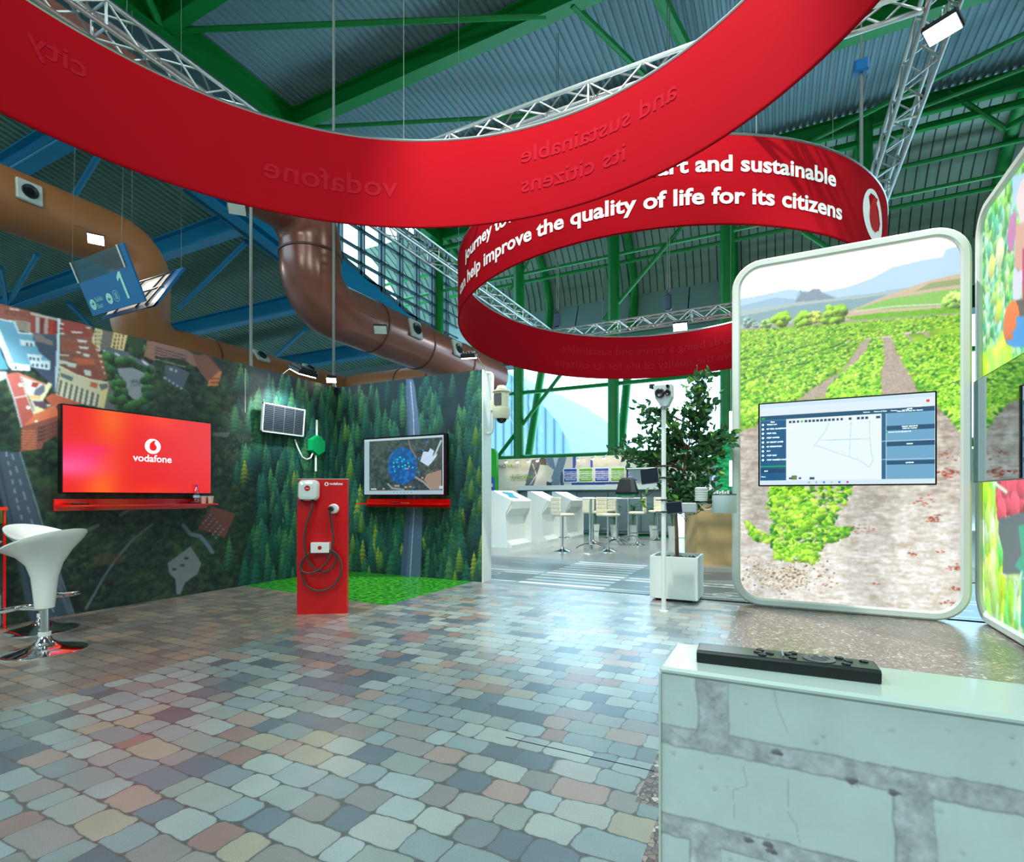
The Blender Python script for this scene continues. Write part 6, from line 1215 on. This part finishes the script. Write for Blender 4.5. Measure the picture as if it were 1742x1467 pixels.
for k_, (xa_, xb_, c) in enumerate(((959.5, 981, (30, 66, 160)), (985.5, 1007.5, (90, 160, 20)), (1012.5, 1035, (30, 66, 160)), (1040, 1062, (90, 160, 20)), (1067, 1090, (30, 66, 160)))):
    p0 = on_y(xa_, 820 - k_ * .4, YN - .03); p1 = on_y(xb_, 798 - k_ * .5, YN - .03); t = thing('poster', ('blue poster farthest left on the exhibitor wall', 'green poster between the two left blue posters', 'blue poster in the middle of the row, beside the black hood', 'green poster right above the black hood', 'blue poster mostly hidden by tree leaves')[k_], 'poster', p0, 0, 'posters on the exhibitor wall')
    b = MB(); b.box(p0.x, p1.x, YN - .03, YN - .005, p0.z, p1.z); b.build('board', mat('poster_ink', c, .5, var=0), t, False, True); b = MB()
    e_ = .03; b.box(p0.x - e_, p1.x + e_, YN - .028, YN - .004, p0.z - e_, p1.z + e_); b.build('white_border', M['white'], t, False, True)
    b = MB(); hh = p1.z - p0.z
    for j_, s_ in enumerate(('IMPULSAMOS LA', 'TRANSFORMACION', 'DE LAS ADMINIS-', 'TRACIONES Y LOS', 'TERRITORIOS')): put_text(b, s_, lambda x, y, j_=j_: Vector(((p0.x + p1.x) / 2 + x, YN - .033, p1.z - hh * (.28 + j_ * .15) + y)), size=.062, bold=.01 + .02 * (j_ % 2), align='C')
    b.build('poster_lettering', M['white_print'], t, False, True)
for k_, (x_, y_) in enumerate(((861, 785), (880, 785), (899, 784), (914, 783), (984, 781.5), (1008.5, 779.5), (1027.5, 778.5), (1050, 777))):
    p = on_y(x_, y_, YN - .3); t = thing('clip_spotlight', 'small warm spotlight along the top of the exhibitor wall', 'lamp', p, 0, 'clip spotlights over the exhibitor wall')
    b = MB(); b.lathe([(0, .05), (.05, .04), (.065, 0), (.06, -.005)], n=14, M=Matrix.Translation(p) @ Matrix.Rotation(.5, 4, 'X')); b.build('shade', M['white'], t, True, True); b = MB(); b.ico(p - Vector((0, 0, .01)), .055, n=10, h=6); b.build('bulb', M['glow_warm'], t, True, True); b = MB(); b.tube(p + Vector((0, 0, .04)), (p.x, YN, p.z + .1), .008, 6); b.build('arm', M['alu'], t, False, True)
    s_ = spot('spot_beam', p + Vector((0, -.02, -.05)), (p.x, YN, .9), 14, (1, .92, .78), 100, .04, .9)
t = thing('service_counter', 'long white topped counter with grey doors before the exhibitor wall', 'counter', (-6, 16.4, 0))
xc0 = on_y(879, 830, 16.4).x; zc0 = on_y(900, 831.5, 16.4).z; zc1 = on_y(900, 826.5, 16.4).z
b = MB(); b.bbox(xc0, 1.5, 16.35, 17.0, zc0 - .06, zc1, .01); b.build('worktop', M['white'], t, False, True); b = MB(); b.box(xc0, xc0 + .05, 16.4, 17, 0, zc0 - .06); b.box(xc0 + .05, 1.5, 16.55, 17, .06, zc0 - .06); b.build('carcass', mat('counter_grey', (116, 134, 136), .5), t, False, True)
for k_ in range(8):
    x_ = xc0 + .06 + k_ * 1.05; b = MB(); b.bbox(x_, x_ + 1.03, 16.52, 16.55, .12, zc0 - .1, .006); d_ = b.build('door', mat('counter_door', (108, 128, 132), .5), t, False, True); b = MB(); b.tube((x_ + .9, 16.50, zc0 - .25), (x_ + .9, 16.52, zc0 - .25), .012, 8); b.build('knob', M['black'], d_, False, True)
# palms in white pots
def palm(x, y, h, label, seed):
    p = on_y(x, y, 15.8); r = random.Random(seed); t = thing('potted_palm', label, 'plant', (p.x, p.y, 0), 0, 'potted palms'); b = MB(); b.lathe([(.10, 0), (.13, .33), (.14, .36), (.12, .36), (.11, .32), (0, .32)], n=4); b.build('pot', M['white'], t)
    b = MB(); m_ = MB()
    for _ in range(5): a_ = r.uniform(0, 6.3); b.path([(0, 0, .3), (.03 * math.cos(a_), .03 * math.sin(a_), h * .5), (.07 * math.cos(a_), .07 * math.sin(a_), h * .75)], .012, 5)
    b.build('stems', mat('palm_stem', (70, 120, 40), .5), t)
    for _ in range(26):
        a_ = r.uniform(0, 6.3); z_ = r.uniform(h * .55, h * .8); l_ = r.uniform(.16, .3); d_ = Vector((math.cos(a_), math.sin(a_), 0)); P_ = [Vector((0, 0, z_)) + d_ * l_ * s_ + Vector((0, 0, .45 * l_ * s_ * (2.2 - 2 * s_))) for s_ in (0, .33, .66, 1)]; sd = d_.cross(Vector((0, 0, 1)))
        for q in range(3):
            for sg_ in (-1, 1):
                for e in range(3): p_ = P_[q].lerp(P_[q + 1], e / 3); m_.add([p_, p_ + d_ * .05 + sd * sg_ * .07 - Vector((0, 0, .02)), p_ + d_ * .02], [(0, 1, 2)])
    m_.build('fronds', mat('palm_leaf', (20, 110, 40), .5, var=.3), t, kind='stuff'); return t
palm(1077, 912, 1.25, 'potted palm nearest the lit letter column', 1); palm(1112, 912, 1.2, 'potted palm just left of the white pole', 2); palm(1144, 913, 1.1, 'potted palm just right of the white pole', 3); palm(1013, 911, 1.1, 'potted palm leftmost, behind the cream stools', 4); palm(1045, 911, 1.15, 'potted palm second from the left, by the counter doors', 5)
# letter column
p = on_z(1086, 905); t = thing('letter_column', 'dark column with lit upright letters behind the palms', 'sign', (p.x, p.y, 0)); b = MB(); b.box(p.x - .25, p.x + .25, p.y, p.y + .2, 0, 1.05); b.build('column_body', mat('column_dark', (36, 40, 46), .5), t, False, True); b = MB(); f_ = lambda x, y: Vector((p.x + .1 - y, p.y - .005, .22 + x)); put_text(b, 'NUVALI', f_, width=.72, size=.22, bold=.05); b.build('lit_letters', glow('lit_letters', (255, 244, 210), 1.6), t, False, True)
# green column and leaflet stand beside the wall end
p0 = on_y(822, 763, 16.2); p1 = on_y(844.5, 763, 16.2); t = thing('rounded_stand', 'bright green round-topped stand at the left end of the exhibitor wall', 'stand', ((p0.x + p1.x) / 2, 16.25, 0)); wr = (p1.x - p0.x) / 2; xm = (p0.x + p1.x) / 2; b = MB(); b.prism([(-wr, 0), (wr, 0)] + [(wr * math.cos(a_), p0.z - wr + wr * math.sin(a_)) for a_ in np.linspace(0, PI, 14)], lambda u, v: (xm + u, 16.2, v), lambda u, v: (xm + u, 16.35, v)); b.build('panel', mat('vivid_green', (20, 176, 20), .5), t, False, True)
p0 = on_y(834, 812, 14.2); t = thing('leaflet_rack', 'blue and white leaflet rack behind the nearest console', 'rack', (p0.x, 14.2, 0)); b = MB(); b.box(p0.x - .2, p0.x + .11, 14.2, 14.3, 0, p0.z); b.build('rack_body', mat('rack_blue', (20, 90, 170), .5), t, False, True); b = MB(); b.box(p0.x - .18, p0.x + .02, 14.18, 14.2, p0.z - .35, p0.z - .05); b.box(p0.x - .1, p0.x + .09, 14.18, 14.2, p0.z - .3, p0.z - .2); b.build('leaflet', M['white'], t, False, True); b = MB(); b.box(p0.x - .1, p0.x + .05, 14.175, 14.18, p0.z - .25, p0.z - .15); b.build('leaflet_patch', mat('yellow', (230, 190, 60), .5), t, False, True)
# people far behind
def person(x, y, face, hgt, label, shirt, trou, hair, lean=0.0, leg=.12):
    p = on_z(x, y); t = thing('person', label, 'person', (p.x, p.y, 0), face); s_ = hgt / 1.75
    V_ = [(0, 0, .95), (0, lean * .5, 1.18), (0, lean, 1.42), (0, lean * 1.25, 1.52), (0, lean * 1.4, 1.60), (.17, lean, 1.40), (.22, lean + .06, 1.14), (.20, lean + .24, .98), (-.17, lean, 1.40), (-.22, lean + .05, 1.14), (-.2, lean + .22, 1.0), (.09, 0, .88), (.10, leg * .4, .48), (.10, leg * .2, .07), (.10, leg * .2 + .15, .035), (-.09, 0, .88), (-.10, -leg, .48), (-.11, -leg * 1.8, .08), (-.11, -leg * 1.8 + .14, .04), (0, lean * 1.45, 1.70)]
    R__ = [.15, .13, .15, .06, .085, .055, .045, .032, .055, .045, .032, .095, .06, .042, .035, .095, .06, .042, .035, .095]
    E_ = [(0, 1), (1, 2), (2, 3), (3, 4), (4, 19), (2, 5), (5, 6), (6, 7), (2, 8), (8, 9), (9, 10), (0, 11), (11, 12), (12, 13), (13, 14), (0, 15), (15, 16), (16, 17), (17, 18)]
    me = bpy.data.meshes.new('body'); me.from_pydata([Vector(v) * s_ for v in V_], E_, []); me.update(); o = bpy.data.objects.new('body', me); COL.objects.link(o); md = o.modifiers.new('skin', 'SKIN'); 
    sk = me.skin_vertices[0].data if me.skin_vertices else None
    if sk is None:
        bm_l = None; bpy.context.view_layer.objects.active = o; bpy.ops.mesh.customdata_skin_add(); sk = me.skin_vertices[0].data
    for i_, v in enumerate(sk): v.radius = (R__[i_] * s_, R__[i_] * s_); v.use_root = (i_ == 0)
    sb = o.modifiers.new('sub', 'SUBSURF'); sb.levels = 2; sb.render_levels = 2; dg = bpy.context.evaluated_depsgraph_get(); m2 = bpy.data.meshes.new_from_object(o.evaluated_get(dg)); bpy.data.objects.remove(o)
    for m_ in (mat('skin', (196, 150, 126), .5), shirt, trou): m2.materials.append(m_)
    for f in m2.polygons:
        z = f.center.z / s_; f.material_index = 2 if z < .93 else (1 if z < 1.47 else 0); f.use_smooth = True
    o = bpy.data.objects.new('body', m2); COL.objects.link(o); o.parent = t
    b = MB(); b.ico((0, lean * 1.5 * s_ - .015, 1.68 * s_), .108 * s_, (1, 1.1, 1.05)); h_ = b.build('hair', hair, t, True)
    return t
dk = mat('cloth_navy', (20, 30, 50), .8); person(1108, 902, math.radians(200), 1.72, 'person in black top and trousers striding behind the palms', mat('cloth_black', (18, 20, 24), .8), mat('trouser_black', (14, 18, 24), .8), mat('hair_dark', (40, 28, 20), .7), .10, .16)
person(1127, 901, math.radians(120), 1.70, 'person in pale blue shirt and navy trousers behind the white pole', mat('cloth_pale', (150, 170, 200), .8), dk, mat('hair_brown', (70, 44, 30), .7), .06, .06)
# self-glowing slab, plant wall, easel and wooden counter
p = on_z(1157.5, 915); t = thing('white_pillar', 'bright white slab standing behind the tree trunk', 'panel', (p.x, p.y, 0)); b = MB(); b.bbox(p.x - .10, p.x + .10, p.y, p.y + .15, 0, 1.02, .01); b.build('slab', glow('glow_slab', (226, 238, 255), 1.0), t, False, True)  # white slab given its own glow to look bright, not a lamp
b = MB(); pl = on_y(1221, 735, 14.5); pr_ = on_y(1262, 735, 14.5); zb__ = on_y(1230, 835, 14.5).z; t = thing('plant_wall', 'vivid green moss wall beside the light box', 'plant wall', ((pl.x + pr_.x) / 2, 14.6, 0)); b.box(pl.x, pr_.x, 14.6, 14.8, 0, pl.z); b.build('backing', mat('moss_back', (0, 80, 50), .8), t, False, True)
b = MB(); r = random.Random(8)
for _ in range(500): b.ico((r.uniform(pl.x, pr_.x), 14.58 + r.uniform(-.04, .02), r.uniform(zb__, pl.z)), r.uniform(.05, .13), (1, .6, r.uniform(.5, .9)), 7, 5)
b.build('moss', mat('moss', (0, 140, 78), .8, var=.4, scale=4), t, True, True, kind='stuff')
for (ya, yb, lb_) in ((784, 828, 'lower upright white light tube beside the plant wall'), (700, 741, 'upper upright white light tube beside the plant wall')): yy_ = 14.2 if ya < 750 else 14.45; p0 = on_y(1243, yb, yy_); p1 = on_y(1243, ya, yy_); t = thing('light_tube', lb_, 'lamp', p0); b = MB(); b.tube(p0, p1, .035, 10); b.build('tube', glow('tube_light', (225, 240, 255), 1.6), t, True, True); b = MB(); b.tube(p1, p1 + Vector((0, 0, 15.2 - p1.z)), .006, 5); b.build('wire', M['rope'], t, False, True)
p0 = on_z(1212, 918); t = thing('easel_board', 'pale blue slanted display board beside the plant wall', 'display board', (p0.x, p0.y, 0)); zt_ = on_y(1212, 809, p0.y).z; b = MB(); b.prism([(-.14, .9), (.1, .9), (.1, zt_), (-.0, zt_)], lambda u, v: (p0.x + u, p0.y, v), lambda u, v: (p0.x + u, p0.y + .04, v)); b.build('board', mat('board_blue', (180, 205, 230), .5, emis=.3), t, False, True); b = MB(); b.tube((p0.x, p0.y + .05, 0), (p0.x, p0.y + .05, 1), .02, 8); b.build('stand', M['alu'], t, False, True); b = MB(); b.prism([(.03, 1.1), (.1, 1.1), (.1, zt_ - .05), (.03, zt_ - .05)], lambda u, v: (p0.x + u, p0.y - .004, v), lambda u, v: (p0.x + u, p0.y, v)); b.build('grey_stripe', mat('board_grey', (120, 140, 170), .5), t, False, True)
t = thing('wood_counter', 'pale wood clad counter behind the instrument pole', 'counter', (-.9, 10.3, 0)); FP = [(-1.277, 9.95), (-.15, 9.95), (-.15, 10.9), (-1.54, 10.9), (-1.54, 10.31)]
b = MB(); b.prism(FP, lambda u, v: (u, v, 0), lambda u, v: (u, v, 1.13)); b.build('cladding', M['kraft'], t, False, True); b = MB(); b.prism([(-1.30, 9.92), (-.13, 9.92), (-.13, 10.92), (-1.57, 10.92), (-1.57, 10.30)], lambda u, v: (u, v, 1.131), lambda u, v: (u, v, 1.175)); b.build('worktop', mat('pale_wood', (196, 176, 130), .4), t, False, True)
p = on_y(1228, 845, 10.3); t = thing('device_tray', 'blue and white packaged goods on the wooden counter', 'goods', (p.x, 10.3, 1.175)); b = MB(); b.bbox(p.x - .14, p.x + .14, 10.2, 10.4, 1.175, 1.25, .01); b.build('tray', mat('pack_blue', (120, 180, 225), .4), t, False, True); b = MB()
for k_ in range(6): b.bbox(p.x - .13 + k_ * .045, p.x - .10 + k_ * .045, 10.22, 10.36, 1.25, 1.30 + .02 * (k_ % 2), .006)
b.build('packets', M['white'], t, False, True)
p = on_y(1208, 835, 10.5); t = thing('white_vase', 'small white rounded vessel on the wooden counter', 'vase', (p.x, 10.5, 1.175)); b = MB(); b.lathe([(.05, 0), (.08, .06), (.07, .13), (.03, .2), (.035, .22), (.02, .22), (0, .1)], n=20); b.build('vessel', M['gloss_white'], t, True)
# pale vaulted hall outside the windows
t = thing('neighbouring_hall', 'pale blue vaulted hall seen outside through the windows', 'building', (-28, 52, 0))
ov = [(-60, 0)] + [(-40 + 24.5 * math.cos(a_) * (1 if math.cos(a_) > 0 else 1), 21 * math.sin(a_) ** .62 if math.sin(a_) > 0 else 0) for a_ in np.linspace(PI * .75, 0, 22)]
ov = [(-70, 0), (-70, 17), (-55, 20), (-40, 20), (-33, 18.6), (-26.8, 15.3), (-24.0, 13.3), (-21.4, 10.6), (-19.8, 8.7), (-18.8, 6.9), (-18.3, 5.3), (-18.0, 3.5), (-17.9, 0)]
b = MB(); b.prism(ov, lambda u, v: (u, 50, v), lambda u, v: (u, 80, v)); b.build('vault', mat('vault_blue', (112, 132, 140), .7, var=.03), t, False, True)
b = MB()
for k_ in range(46):
    x_ = -62 + k_ * .97; zt_ = np.interp(x_, [p_[0] for p_ in ov[1:]], [p_[1] for p_ in ov[1:]]); b.box(x_, x_ + .12, 49.86, 50, 0, zt_ - .1)
b.build('panel_joint', mat('vault_joint', (70, 96, 110), .7), t, False, True)
